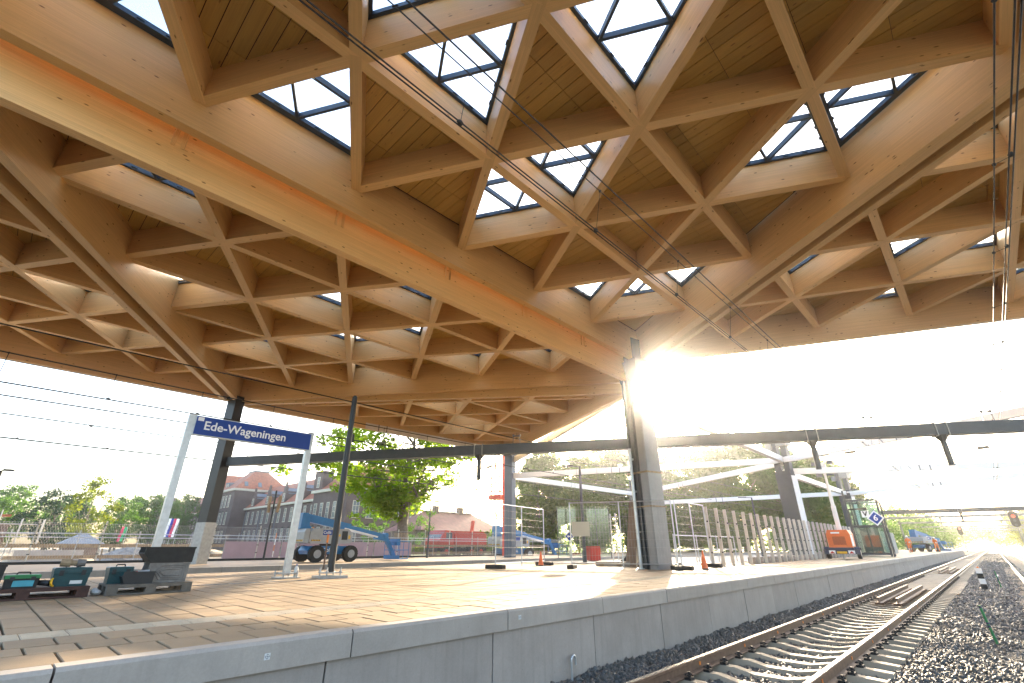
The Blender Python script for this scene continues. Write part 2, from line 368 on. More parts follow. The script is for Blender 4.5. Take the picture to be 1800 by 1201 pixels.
M['leaf_oak'] = leaf('oak_leaves', [(0.12, 0.20, 0.016), (0.18, 0.26, 0.02), (0.14, 0.22, 0.018), (0.23, 0.28, 0.025)])
M['leaf_green'] = leaf('green_leaves', [(0.045, 0.095, 0.02), (0.08, 0.14, 0.03), (0.06, 0.12, 0.025)])
M['leaf_yellow'] = leaf('yellow_green_leaves', [(0.13, 0.15, 0.02), (0.17, 0.17, 0.025), (0.10, 0.13, 0.02)])
M['leaf_dark'] = leaf('dark_needles', [(0.018, 0.04, 0.028), (0.03, 0.055, 0.035), (0.022, 0.045, 0.03)], 0.2)
M['leaf_pale'] = leaf('pale_young_leaves', [(0.09, 0.14, 0.05), (0.12, 0.16, 0.06)], 0.5)
M['bark'] = plain('bark', (0.14, 0.115, 0.09), 0.9, 0, 0.35, 7, 0.5)
M['steel_blue'] = plain('slate_blue_steel', (0.05, 0.075, 0.12), 0.42, 0.2, 0.12, 3)
M['clad'] = plain('pale_cladding', (0.24, 0.24, 0.25), 0.35, 0.3, 0.1, 3)
M['leaf_green2'] = leaf('mid_green_leaves', [(0.06, 0.11, 0.02), (0.10, 0.16, 0.03), (0.08, 0.13, 0.02), (0.13, 0.16, 0.03)])
M['dirt'] = plain('dirty_sand', (0.20, 0.165, 0.12), 0.95, 0, 0.45, 3, 0.6)
M['post'] = plain('post_beige_grey', (0.52, 0.49, 0.44), 0.6, 0.2, 0.12, 6)
# ------------------------------------------------------------------ timber canopy (triangulated lattice, 18 m modules)
UN = 3.03; H3 = math.sqrt(3) / 2
VU = Vector((0, 1)); VB = Vector((H3, .5)); VC = Vector((H3, -.5))
P1 = Vector((-8.011, 15.595)); P2 = Vector((-24.21, 6.454))
canopy = thing('station_canopy', 'large timber canopy of triangular coffers with skylights over platform and tracks', 'canopy', (-8.4, 15.6, 0.0))
def clip_half(poly, a, b, c):
    """keep a*x+b*y<=c"""
    out = []
    for i in range(len(poly)):
        p, q = poly[i], poly[(i + 1) % len(poly)]
        dp = a * p[0] + b * p[1] - c; dq = a * q[0] + b * q[1] - c
        if dp <= 0: out.append(p)
        if dp * dq < 0:
            t = dp / (dp - dq); out.append((p[0] + t * (q[0] - p[0]), p[1] + t * (q[1] - p[1])))
    return out
def ccw(t):
    (x0, y0), (x1, y1), (x2, y2) = t
    return list(t) if (x1 - x0) * (y2 - y0) - (x2 - x0) * (y1 - y0) > 0 else [t[0], t[2], t[1]]
def inset(tri, d):
    t = ccw([tuple(p) for p in tri]); c = Vector((sum(p[0] for p in t) / 3, sum(p[1] for p in t) / 3))
    r = UN * H3 / 3
    return [tuple(c + (Vector(p) - c) * ((r - d) / r)) for p in t]
def area(p): return abs(sum(p[i][0] * p[(i + 1) % len(p)][1] - p[(i + 1) % len(p)][0] * p[i][1] for i in range(len(p)))) / 2
panels = []
HB = 0.95            # height of a lattice beam
def facet(O, e1, e2, zf, sky_up, sky_down):
    nd = lambda a, b: O + (e1 * a + e2 * b) * UN
    fam = ([((n, 0), (n, 6 - n)) for n in range(1, 6)], [((0, n), (6 - n, n)) for n in range(1, 6)], [((n, 0), (0, n)) for n in range(1, 6)])
    for k, lines in enumerate(fam):
        for (p, q) in lines:
            a, b = nd(*p), nd(*q); dz = HB / 2 + 0.003 * k
            mb = MB(); mb.bar((a.x, a.y, zf(a.x, a.y) + dz), (b.x, b.y, zf(b.x, b.y) + dz), 0.2, HB)
            mb.build('lattice_beam', M['timber'], canopy, world=True)
    for a in range(6):
        for b in range(6 - a):
            cells = [('u', a, b, [nd(a, b), nd(a + 1, b), nd(a, b + 1)])]
            if a + b < 5: cells.append(('d', a, b, [nd(a + 1, b), nd(a, b + 1), nd(a + 1, b + 1)]))
            for ty, i, j, tri in cells:
                sk = (i, j) in (sky_up if ty == 'u' else sky_down)
                if sk: skylight(tri, zf)
                else: panels.append((tri, zf))
def skylight(tri, zf):
    t = inset(tri, 0.03); g = inset(tri, 0.165); zz = 0.84
    top = lambda dz: (lambda x, y: zf(x, y) + dz)
    mb = MB()
    for k in range(3):
        p, q = t[k], t[(k + 1) % 3]; gp, gq = g[k], g[(k + 1) % 3]
        mb.prism([p, q, gq, gp], top(zz - .05), top(zz + .05))
        for s in range(1, 6):                                   # clamp plates along the edge
            w = s / 6.0; c = (gp[0] + (gq[0] - gp[0]) * w, gp[1] + (gq[1] - gp[1]) * w); d = Vector((gq[0] - gp[0], gq[1] - gp[1])).normalized(); nn = Vector((-d.y, d.x)) * .025
            z = zf(*c) + zz - .02
            mb.add([(c[0] - d.x * .06, c[1] - d.y * .06, z), (c[0] + d.x * .06, c[1] + d.y * .06, z), (c[0] + d.x * .05 + nn.x, c[1] + d.y * .05 + nn.y, z), (c[0] - d.x * .05 + nn.x, c[1] - d.y * .05 + nn.y, z)], [(3, 2, 1, 0)])
    fr = mb.build('skylight', M['frame'], canopy, world=True)
    mid = [((g[k][0] + g[(k + 1) % 3][0]) / 2, (g[k][1] + g[(k + 1) % 3][1]) / 2) for k in range(3)]
    for k in range(3):
        p, q = mid[k], mid[(k + 1) % 3]; mb = MB()
        dz = zz + .003 * k - .02
        mb.bar((*p, zf(*p) + dz), (*q, zf(*q) + dz), 0.055, 0.13); o = mb.build('glazing_bar', M['frame'], fr); shift(o)
    for tr in ([g[0], mid[0], mid[2]], [g[1], mid[1], mid[0]], [g[2], mid[2], mid[1]], mid):
        tr = ccw(tr); mb = MB(); mb.prism(tr, top(zz + .015), top(zz + .03)); o = mb.build('pane', M['pane'], fr); shift(o)
def shift(o):
    org = Vector(canopy['org']); o.data.transform(Matrix.Translation(-org))
def soffit(tri, zf, single):
    t = inset(tri, 0.06); zs = 0.67
    mb = MB(); mb.prism(inset(tri, 0.01), lambda x, y: zf(x, y) + zs + .022, lambda x, y: zf(x, y) + zs + .12)
    pn = mb.build('soffit_panel', M['gap'], canopy, world=True)
    ys = [p[1] for p in t]; xs = [p[0] for p in t]; wB = 0.262; jn = 0.014
    y = math.floor(min(ys) / wB) * wB; allb = MB(); jx = xs[0]
    while y < max(ys):
        st = clip_half(clip_half(t, 0, 1, y + wB - jn), 0, -1, -(y))
        if len(st) >= 3:
            x = math.floor(min(xs) / 1.2) * 1.2
            while x < max(xs):
                q = clip_half(clip_half(st, 1, 0, x + 1.2 - .008), -1, 0, -x)
                if len(q) >= 3 and area(q) > 0.004:
                    mb = MB() if single else allb
                    o0 = len(mb.v); dz = random.uniform(-.0015, .0015)
                    mb.prism(q, lambda x_, y_: zf(x_, y_) + zs + dz, lambda x_, y_: zf(x_, y_) + zs + .021)
                    if single: o = mb.build('acoustic_board', M['soffit'], pn); shift(o); fix_uv(o.data)
                x += 1.2
        y += wB
    if not single and allb.v:
        o = allb.build('acoustic_boards', M['soffit'], pn); shift(o); fix_uv(o.data); kind(o, 'stuff')
def fix_uv(me):
    uv = me.uv_layers[0].data; r = random.random() * 30
    for l in me.loops:
        c = me.vertices[l.vertex_index].co; uv[l.index].uv = (c.x + r, c.y + r * .37)
def edge_beam(p, q, zf, off, w=0.2, lo=-0.57, hi=1.02, name='main_beam', trim=False):
    d = (q - p).normalized(); n = Vector((-d.y, d.x)) * off
    a, b = p + n, q + n; mb = MB(); hz = (lo + hi) / 2
    mb.bar((a.x, a.y, zf(p.x, p.y) + hz), (b.x, b.y, zf(q.x, q.y) + hz), w, hi - lo)
    return mb.build(name, M['timber'], canopy, world=True)
z1 = lambda x, y: 8.59 + .1385 * (x + 8.011) / (UN * H3)
z2 = lambda x, y: 8.28 - .0733 * (x + 24.21) / (UN * H3)
z3 = lambda x, y: 8.20 - .125 * (x + 24.21) / (UN * H3)
O5 = Vector((-7.77, 16.09)); O3 = P2 + Vector((-.5, H3)) * .36; O2e = Vector((-8.454, 15.55))
O4 = P2 - Vector((.5, H3)) * .34
facet(P1, -VU, VC, z1, {(2, 2), (3, 1), (4, 0), (2, 1), (5, 0), (0, 3), (1, 0), (0, 1), (1, 4), (3, 2)}, {(2, 0), (3, 1), (0, 2), (0, 0)})
facet(O5, VC, VB, z1, {(0, 2), (1, 2), (3, 0), (2, 2), (0, 5), (1, 4)}, {(1, 0), (1, 1), (0, 3), (2, 2), (3, 1)})
facet(P2, VC, VB, z2, {(3, 0), (1, 2), (0, 2)}, {(4, 0), (2, 1), (1, 1), (2, 2), (1, 2), (0, 3), (0, 4), (1, 0)})
facet(O4, -VU, VC, z2, {(3, 1), (4, 1)}, {(0, 2), (0, 1), (3, 0)})
facet(O3, VU, VB, z3, {(1, 2), (3, 1), (0, 4)}, {(2, 1), (1, 3), (3, 0)})
camv = Vector((0, 0, 1.45)); fwd = Vector((-0.62975, 0.66467, 0.40203))
def panel_key(pz):
    tri, zf = pz; c = (tri[0] + tri[1] + tri[2]) / 3; v = Vector((c.x, c.y, zf(c.x, c.y) + .65)) - camv
    return v.length if v.normalized().dot(fwd) > 0.62 else v.length + 100
panels.sort(key=panel_key); nb = 0
for i, (tri, zf) in enumerate(panels):
    single = i < 13
    soffit(tri, zf, single)
L6 = 6 * UN
P0 = P2 + VC * L6; Q1 = P1 - VU * L6; Q2 = P1 + VC * L6
# main beams: pairs with a gap between the two modules
edge_beam(P1 - VU * L6 * 1.0, P1 + VU * .2, z1, 0.1)                                       # beam over the platform edge, near module
edge_beam(O2e - VU * L6 * 1.0, O2e + VU * 0.1, z2, 0.1)                                    # its twin on the far module
nB = Vector((.5, H3))
edge_beam(P1 + nB * .02, P1 + VC * L6, z1, .19, .34)
edge_beam(O5 + nB * .0, O5 + VC * L6, z1, .17)
edge_beam(P2, P2 + VC * L6, z2, .1)
edge_beam(O4, O4 + VC * L6, z2, -.1)
edge_beam(P2, P2 + VB * L6, z2, .1)
edge_beam(O3, O3 + VB * L6, z3, .0)
edge_beam(O3 - VU * .3, O3 + VU * L6, z3, .1)
edge_beam(O3 + VU * L6, O3 + VB * L6, z3, .0)
fe = edge_beam(P2 - VU * (L6 + .4), P2 - VU * .02, z2, .1)
fe['label'] = 'long timber edge beam of the canopy with a dark metal drip edge'
edge_beam(O5 - VB * .2, O5 + VB * L6, z1, .1)
edge_beam(Q1, P1 + VC * L6, z1, -.1); edge_beam(O4 - VU * L6, P0, z2, -.1); edge_beam(O5 + VC * L6, O5 + VB * L6, z1, -.1)
mb = MB()                                                                                   # cover strips closing the gaps and drip edges
for a, b, zf, off, w in ((P1 - VU * L6, P1, z1, .33, .36), (P1, P1 + VC * L6, z1, .55, .4), (P2, P2 + VC * L6, z2, -.2, .5), (P2, P2 + VB * L6, z2, .2, .4)):
    d = (b - a).normalized(); n = Vector((-d.y, d.x)) * off
    mb.bar((a.x + n.x, a.y + n.y, zf(a.x, a.y) + .75), (b.x + n.x, b.y + n.y, zf(b.x, b.y) + .75), w, .05)
mb.build('gap_cover', M['gap'], canopy, world=True)
mb = MB()
a, b = P2 - VU * (L6 + .4) + Vector((-.22, 0)), P2 + Vector((-.22, 0)); mb.bar((a.x, a.y, z2(a.x, 0) - .565), (b.x, b.y, z2(b.x, 0) - .565), .06, .05)
a, b = O3 - VU * .3 + Vector((-.22, 0)), O3 + VU * L6 + Vector((-.22, 0)); mb.bar((a.x, a.y, z3(a.x, 0) + .9), (b.x, b.y, z3(b.x, 0) + .9), .06, .3)
mb.build('drip_edge', M['steel_dark'], canopy, world=True)
# ------------------------------------------------------------------ ground, platforms, tracks
def struct(name, mb, mats, parent=None, **kw): return kind(mb.build(name, mats, parent, **kw), 'structure')
mb = MB()
for x0, x1 in ((-900, -60), (-60, -28.4), (-28.4, -20.25), (-15.8, -4.75), (12, 900)): mb.box(x0, x1, -300, 1500, -1.4, -.6)
g = MB(); g.add([(-1500, -300, -.62), (900, -300, -.62), (900, 1800, -.62), (-1500, 1800, -.62)], [(0, 1, 2, 3)])
ground = struct('ground', g, M['earth'])
s = MB(); s.box(-260, -28.35, -70, 300, -.6, .42); site = struct('construction_ground', s, M['sand'])
b = MB()
def bedz(x):
    return -.23
prof = [(-4.42, -.9), (14, -.9), (14, -.3), (3.2, -.3), (2.9, -.225), (-1.2, -.225), (-1.5, -.285), (-3.75, -.285), (-4.1, -.2), (-4.42, -.14)]
b.extr([(x, z) for x, z in prof], 'y', -6, 420)
b.extr([(-20.2, -.9), (-15.85, -.9), (-15.85, -.2), (-20.2, -.2)], 'y', -40, 420)
ballast_bed = struct('ballast_bed', b, M['bed'])

# loose ballast stones
def make_stones(n_list):
    """n_list: (count, x0,x1,y0,y1, z function, size) -> one mesh of small broken stones"""
    base = np.array([(1, 0, 0), (-1, 0, 0), (0, 1, 0), (0, -1, 0), (0, 0, 1), (0, 0, -1)], float)
    tri = np.array([(0, 2, 4), (2, 1, 4), (1, 3, 4), (3, 0, 4), (2, 0, 5), (1, 2, 5), (3, 1, 5), (0, 3, 5)])
    V = []; F = []; o = 0
    for n, x0, x1, y0, y1, zf, size, pw in n_list:
        t = RNG.random(n); y = y0 + (y1 - y0) * t ** pw; x = x0 + (x1 - x0) * RNG.random(n)
        z = np.array([zf(a, b_) for a, b_ in zip(x, y)]) + RNG.random(n) * size * .7
        sc = size * (0.55 + RNG.random((n, 3)) * .75) * (1 + .25 * RNG.standard_normal((n, 1)))
        q = RNG.standard_normal((n, 4)); q /= np.linalg.norm(q, axis=1)[:, None]
        a, b_, c, d = q.T
        Rm = np.stack([1 - 2 * (c * c + d * d), 2 * (b_ * c - a * d), 2 * (b_ * d + a * c), 2 * (b_ * c + a * d), 1 - 2 * (b_ * b_ + d * d), 2 * (c * d - a * b_), 2 * (b_ * d - a * c), 2 * (c * d + a * b_), 1 - 2 * (b_ * b_ + c * c)], 1).reshape(n, 3, 3)
        bb = base[None] * (0.75 + .5 * RNG.random((n, 6, 1))) + RNG.standard_normal((n, 6, 3)) * .16
        vv = np.einsum('nij,nkj->nki', Rm, bb * sc[:, None, :]) + np.stack([x, y, z], 1)[:, None, :]
        V.append(vv.reshape(-1, 3)); F.append((tri[None] + (np.arange(n) * 6)[:, None, None] + o).reshape(-1, 3)); o += n * 6
    V = np.concatenate(V); F = np.concatenate(F)
    me = bpy.data.meshes.new('ballast_stones'); me.vertices.add(len(V)); me.vertices.foreach_set('co', V.astype(np.float32).ravel())
    me.loops.add(F.size); me.loops.foreach_set('vertex_index', F.astype(np.int32).ravel())
    me.polygons.add(len(F)); me.polygons.foreach_set('loop_start', np.arange(0, F.size, 3, dtype=np.int32)); me.polygons.foreach_set('loop_total', np.full(len(F), 3, dtype=np.int32))
    me.update(calc_edges=True); me.validate(); me.materials.append(M['stone']); return me
def zshoulder(x, y): return -.13 - .09 * min(1, max(0, (x + 4.42) / .6)) + .02 * math.sin(y * 3.1) * math.sin(y * 1.3)
def zmid(x, y): return -.225 - .055 * max(0, min(1, (-1.25 - x) / .35)) + .03 * math.sin(x * 2.3 + y * .7) * math.sin(y * .9) * min(1, max(0, (x + 1.6) / .5))
me = make_stones([
    (9500, -4.42, -3.72, 3.5, 18, zshoulder, .036, 1.5), (9000, -4.42, -3.72, 18, 75, zshoulder, .045, 1.5),
    (17000, -3.35, -2.15, 3.6, 20, lambda x, y: -.30 + .03 * min(1, abs(x + 2.765) / .5), .034, 1.3),
    (21000, -1.95, 1.1, 3.5, 16, zmid, .034, 1.6), (17000, -1.95, 1.0, 16, 60, zmid, .045, 1.6), (6000, -1.9, .9, 60, 160, zmid, .07, 1.4),
    (5000, 1.1, 6.0, 8, 50, zmid, .05, 1.4)])
st = link('ballast_stones', me); kind(st, 'stuff')

# ---- platforms: kerb stones, wall panels and paving slabs are pieces of the platform
plat = MB(); plat.box(-15.8, -4.60, -10, 135, -.9, .70)
platform = struct('platform', plat, M['joint'])
far_sheet = MB(); far_sheet.box(-15.78, -4.6, 34, 134.9, .70, .752)
far_p = kind(far_sheet.build('paving_field', M['paver'], platform), 'stuff')
def pieces(name, me_list, mat_parent): pass
kb = MB(); prof = [(-4.38, 0), (-4.38, .185), (-4.40, .21), (-4.55, .21), (-4.55, 0)]
kb.extr([(x + 4.38, z) for x, z in reversed(prof)], 'y', .004, 1.990)
kme = kb.mesh('kerb_stone', M['kerb'])
for i in range(-1, 64):
    o = link('kerb_stone', kme, platform); o.location = (-4.38 + random.uniform(-.003, .003), .56 + 2 * i, .553 + random.uniform(-.002, .002))
wb = MB(); wb.box(-.12, 0, .006, 1.988, 0, .80); wme = wb.mesh('wall_panel', M['wallc'])
for i in range(-2, 64):
    o = link('wall_panel', wme, platform); o.location = (-4.425 + random.uniform(-.003, .003), .36 + 2 * i, -.25)
# paving slabs: a staggered border, one tactile row, then a field in straight rows
rows = []                                                         # (x0, x1, stagger, material)
rows.append((-5.07, -4.585, 0.0)); rows.append((-5.43, -5.082, .15)); rows.append((-5.88, -5.442, .05))
xx = -6.30
while xx > -15.7: rows.append((xx - .43, xx, .08)); xx -= .444
slabs = []
for x0, x1, sg in rows:
    y = -1.5 + sg
    while y < 34:
        slabs.append((x0, x1, y, y + .286)); y += .303
slabs.sort(key=lambda r: math.hypot((r[0] + r[1]) / 2 + 3.5, max(r[2] - 1.2, (1.2 - r[2]) * 3)) - (0 if r[0] > -9.5 else -1))
cache = {}
bulk = MB()
for i, (x0, x1, y0, y1) in enumerate(slabs):
    top = .757 + random.uniform(-.0025, .0025)
    if i < 296:
        w = round(x1 - x0, 3)
        if w not in cache:
            q = MB(); q.box(0, w, 0, .286, -.055, 0, ch=.005); cache[w] = q.mesh('paving_slab', M['paver'])
        o = link('paving_slab', cache[w], platform); o.location = (x0, y0, top)
    else:
        bulk.add([(x0, y0, top), (x1, y0, top), (x1, y1, top), (x0, y1, top), (x0, y0, top - .05), (x1, y0, top - .05), (x1, y1, top - .05), (x0, y1, top - .05)],
                 [(0, 1, 2, 3), (0, 4, 5, 1), (1, 5, 6, 2), (2, 6, 7, 3), (3, 7, 4, 0)])
kind(bulk.build('paving_slabs', M['paver'], platform), 'stuff')
# tactile guide row: ribbed tiles
tb = MB(); tb.box(0, .36, .004, .300, -.05, 0)
for k in range(6): tb.box(.03 + k * .055, .055 + k * .055, .01, .294, 0, .0045)
tme = tb.mesh('tactile_tile', M['tactile'])
for i in range(-5, 110):
    o = link('tactile_tile', tme, platform); o.location = (-6.265, -1.2 + .303 * i + .155, .757)
# drainage slot along the platform
db = MB(); db.box(-11.26, -11.20, -4, 60, .757, .763); o = db.build('drain_slot', M['steel_dark'], platform)
for x, y in ((-8.35, 10.8),):
    q = MB(); q.box(x - .38, x + .38, y - .38, y + .38, .757, .766, ch=.003); q.build('access_cover', M['kerb'], platform)
# second platform beyond the sunken track
p2 = MB(); p2.box(-28.4, -20.42, -12, 135, -.9, .73)
platform2 = struct('platform', p2, M['wallc'])
k2 = MB(); k2.box(-20.45, -20.2, .004, 1.99, .46, .76, ch=.015); k2m = k2.mesh('kerb_stone', M['kerb'])
for i in range(-4, 60):
    o = link('kerb_stone', k2m, platform2); o.location = (0, .3 + 2 * i, 0)
w2 = MB(); w2.box(-20.42, -20.25, .004, 1.99, -.3, .455); w2m = w2.mesh('wall_panel', M['wallc'])
for i in range(-4, 60):
    o = link('wall_panel', w2m, platform2); o.location = (0, 1.1 + 2 * i, 0)
ps = MB(); ps.box(-28.35, -20.452, -11.9, 134.9, .73, .757); kind(ps.build('paving_field', M['paver'], platform2), 'stuff')
pe = MB(); pe.box(-28.75, -28.4, -12, 135, .3, .86); o = pe.build('platform_upstand', M['steel_black'], platform2)
p3 = MB(); p3.box(3.1, 8, 60, 260, -.9, .74); pf3 = struct('platform', p3, M['wallc'])
k3 = MB(); k3.box(3.05, 3.3, .004, 1.99, .55, .76, ch=.015); k3m = k3.mesh('kerb_stone', M['kerb'])
for i in range(0, 60):
    o = link('kerb_stone', k3m, pf3); o.location = (0, 60 + 2 * i, 0)

# ---- tracks
rp = [(-.035, 0), (-.035, -.035), (-.009, -.05), (-.009, -.125), (-.07, -.145), (-.07, -.158), (.07, -.158), (.07, -.145), (.009, -.125), (.009, -.05), (.035, -.035), (.035, -.004), (.031, 0)]
def rail(x, y0, y1, parent, org, name='rail'):
    mb = MB(); n = len(rp)
    mb.extr([(x - org[0] + u, w - .003) for u, w in reversed(rp)], 'y', y0 - org[1], y1 - org[1])
    mb.box(x - org[0] - .028, x - org[0] + .028, y0 - org[1], y1 - org[1], -.006, .0, 1)
    return mb.build(name, [M['railside'], M['railtop']], parent)
def sleeper_mesh():
    mb = MB(); pr = [(-1.26, -.185), (-.95, -.165), (-.48, -.165), (-.22, -.215), (.22, -.215), (.48, -.165), (.95, -.165), (1.26, -.185)]
    wt, wb2 = .075, .13
    for (a, za), (b2, zb) in zip(pr[:-1], pr[1:]):
        mb.add([(a, -wt, za), (b2, -wt, zb), (b2, wt, zb), (a, wt, za), (a, -wb2, -.38), (b2, -wb2, -.38), (b2, wb2, -.38), (a, wb2, -.38)], [(0, 1, 2, 3), (0, 4, 5, 1), (2, 6, 7, 3)])
    a, za = pr[0]; mb.add([(a, -wt, za), (a, wt, za), (a, wb2, -.38), (a, -wb2, -.38)], [(0, 1, 2, 3)])
    a, za = pr[-1]; mb.add([(a, -wt, za), (a, -wb2, -.38), (a, wb2, -.38), (a, wt, za)], [(0, 1, 2, 3)])
    return mb.mesh('sleeper', M['sleeper'])
slm = sleeper_mesh()
def clip_mesh(sx):
    mb = MB()
    if True:
        mb.box(sx * .075, sx * .16, -.06, .06, -.165, -.135); mb.tube([(sx * .15, -.05, -.12), (sx * .09, -.05, -.10), (sx * .07, -.02, -.115), (sx * .14, 0, -.10), (sx * .07, .02, -.115), (sx * .09, .05, -.10), (sx * .15, .05, -.12)], .011, 5)
        mb.cyl((sx * .125, 0, -.14), (sx * .125, 0, -.075), .018, .018, 6)
    return mb.mesh('rail_clip', M['clip'])
clm = [clip_mesh(-1), clip_mesh(1)]
def track(label, xc, y0, y1, step=.6, clips=0, org=None):
    org = org or (xc, y0, 0)
    t = thing('railway_track', label, 'railway track', org)
    rail(xc - .752, y0, y1, t, org); rail(xc + .752, y0, y1, t, org)
    n = 0; y = y0 + .2
    while y < min(y1, y0 + 118):
        o = link('sleeper', slm, t); o.location = (0, y - org[1], 0)
        if n < clips:
            for sx in (-.752, .752):
                for q in (0, 1): c = link('rail_clip', clm[q], t); c.location = (sx, y - org[1], 0)
        y += step; n += 1
    return t
t1 = track('main railway track curving past the concrete platform edge in the foreground', -2.765, 2.6, 330, .6, 60)
t1['label'] = 'main railway track with two loose rail pairs lying on its sleepers beside the platform edge'
track('second railway track entering from the right edge of the photo', 1.35, 8, 330, .6)
track('sunken railway track in the trough between the two platforms', -18.0, -20, 200, .6)
# joint marks: small orange markers on the rail web
om = MB(); om.box(.0095, .016, -.022, .022, -.1, -.058); omm = om.mesh('rail_marker', M['orange_plastic'])
for sx, ys in ((-.752, [7.6 + 1.8 * k for k in range(13)]), (.752, [5.9 + 1.8 * k for k in range(16)])):
    for y in ys:
        o = link('rail_marker', omm, t1); o.location = (sx, y - 2.6, 0)
# loose rail pieces on the sleepers
def loose(lbl, y0, y1, xs):
    for x, l in zip(xs, lbl):
        mb = MB(); mb.extr([(u, w + .158) for u, w in reversed(rp)], 'y', 0, y1 - y0)
        k = 0
        while k * .3 < y1 - y0: mb.box(-.12, .12, k * .3 + .05, k * .3 + .12, -.04, .02); k += 1
        o = mb.build('loose_rail', M['railside']); o.location = (x, y0, -.165 + .04); tag(o, l, 'rail piece', 'short rusty rail pieces lying between the rails')
loose(('short rusty rail piece between the running rails, nearer pair, platform side', 'short rusty rail piece between the running rails, nearer pair, side away from platform'), 19.2, 26.5, (-2.98, -2.52))
loose(('short rusty rail piece between the running rails, farther pair, platform side', 'short rusty rail piece between the running rails, farther pair, side away from platform'), 43, 52, (-2.98, -2.52))
lc = MB(); lc.box(-3.4, -2.13, 26.6, 42.5, -.19, -.15); lc.box(-3.4, -2.13, 52.5, 90, -.19, -.15); lc.box(-1.95, -1.42, 26, 35, -.25, -.19); lc.box(-1.95, -1.45, 44, 66, -.25, -.19)
kind(lc.build('sand_infill', M['dirt']), 'structure')
# ------------------------------------------------------------------ columns, gantries, overhead wires, lamp posts, signs
C1 = (-8.3, 15.6); C2 = (-24.1, 6.5); C3 = (-23.8, 24.93); C4 = (-8.3, 33.78); C5 = (-8.3, 51.96); C6 = (-24.04, 42.87); C7 = (-8.3, 70.14)
def tapered(mb, w0, d0, w1, d1, z0, z1, m=0, cx=0, cy=0):
    mb.add([(cx - w0 / 2, cy - d0 / 2, z0), (cx + w0 / 2, cy - d0 / 2, z0), (cx + w0 / 2, cy + d0 / 2, z0), (cx - w0 / 2, cy + d0 / 2, z0),
            (cx - w1 / 2, cy - d1 / 2, z1), (cx + w1 / 2, cy - d1 / 2, z1), (cx + w1 / 2, cy + d1 / 2, z1), (cx - w1 / 2, cy + d1 / 2, z1)],
           [(3, 2, 1, 0), (4, 5, 6, 7), (0, 1, 5, 4), (1, 2, 6, 5), (2, 3, 7, 6), (3, 0, 4, 7)], m)
# main pillar: dark shaft with a lighter clad face and a rainwater pipe
t = thing('canopy_column', 'tall steel pillar in the sun glare carrying the canopy, dark face beside a pale metal face', 'column', (*C1, .76), R(-14))
mb = MB(); tapered(mb, .82, .62, .74, .56, -.5, 7.0); mb.build('shaft', M['steel_dark'], t)
mb = MB(); mb.box(.42, .455, -.33, .33, -.1, 5.5); mb.box(.13, .42, -.345, -.325, -.1, 5.5); mb.build('cladding', M['clad'], t)
mb = MB()
for x in (-.30, -.06): mb.box(x, x + .1, -.40, -.31, 0, 6.6)
mb.build('flange', M['steel_dark'], t)
mb = MB(); mb.box(-.46, .49, -.40, .38, 3.02, 3.07); mb.box(-.46, .49, -.40, .38, 1.9, 1.94); mb.build('strap', M['wood_plank'], t)
mb = MB(); mb.cyl((-.16, -.46, 0), (-.16, -.46, 3.9), .055, .055, 10); mb.cyl((-.16, -.46, 0), (-.16, -.46, .03), .12, .12, 10)
for z in (1.1, 2.4, 3.5): mb.box(-.24, -.08, -.46, -.33, z, z + .05)
mb.build('rainwater_pipe', M['alu'], t)
mb = MB(); tapered(mb, .8, .6, 1.3, 1.1, 6.4, 7.15); mb.box(-.42, .42, -.4, .4, 7.151, 8.1); mb.build('capital', M['steel_dark'], t)
def dark_col(c, label, w, top, z0=.76, wrap=False, rz=0.0, sm='steel_blue'):
    t = thing('canopy_column', label, 'column', (c[0], c[1], z0), rz)
    mb = MB(); tapered(mb, w, w * .8, w, w * .8, -.5, top - z0); mb.build('shaft', M['steel_black'] if wrap else M['steel_blue'], t)
    mb = MB(); mb.box(-w * .7, w * .7, -w * .6, w * .6, top - z0 - .12, top - z0); mb.build('head_plate', M['steel_dark'], t)
    if wrap:
        mb = MB(); tapered(mb, w + .03, w * .8 + .03, w + .03, w * .8 + .03, 0, 1.6); mb.build('base_cladding', M['galv'], t)
        mb = MB(); mb.box(-w / 2 - .16, -w / 2 - .02, -.1, .1, 6.0, 6.35); mb.build('junction_box', M['cream'], t)
    return t
dark_col(C2, 'black leaning looking column at the left canopy corner behind the blue station name sign', .56, 7.86, wrap=True, rz=R(20))['label'] = 'black column with grey clad base under the left canopy corner, behind the station name sign'
dark_col(C3, 'slate blue column under the far canopy corner beside the red crane mast', .62, 7.6, rz=R(10))
# columns of the next, unfinished module with white steel beams
def open_col(c, label, hh=8.4):
    t = thing('steel_column', label, 'column', (c[0], c[1], .76), R(-12))
    mb = MB(); tapered(mb, .95, .62, .92, .6, -.3, 5.0); mb.build('shaft', M['steel_dark'], t)
    mb = MB(); mb.box(.49, .53, -.30, .30, -.3, 4.7); mb.build('clad_face', M['white'], t)
    mb = MB(); tapered(mb, .36, .4, .34, .38, 5.0, hh - .76, 0, -.28); tapered(mb, .34, .4, .34, .38, 5.0, hh - 1.6, 0, .3); mb.build('stub', M['steel_dark'], t)
    mb = MB(); mb.box(-.02, .62, -.36, .36, hh - 1.75, hh - 1.25); mb.build('head_box', M['steel_mid'], t)
    mb = MB(); mb.box(-.72, -.36, -.3, .3, hh - 1.9, hh - 1.5); mb.build('side_box', M['steel_mid'], t)
    return t
open_col(C4, 'reddish dark steel column with box heads and a white side, standing behind the grey fence', 8.3)
open_col(C5, 'steel column with box head rising behind the glass lift shaft', 8.0)
open_col(C6, 'distant steel column half hidden behind the sunlit pillar', 7.4)
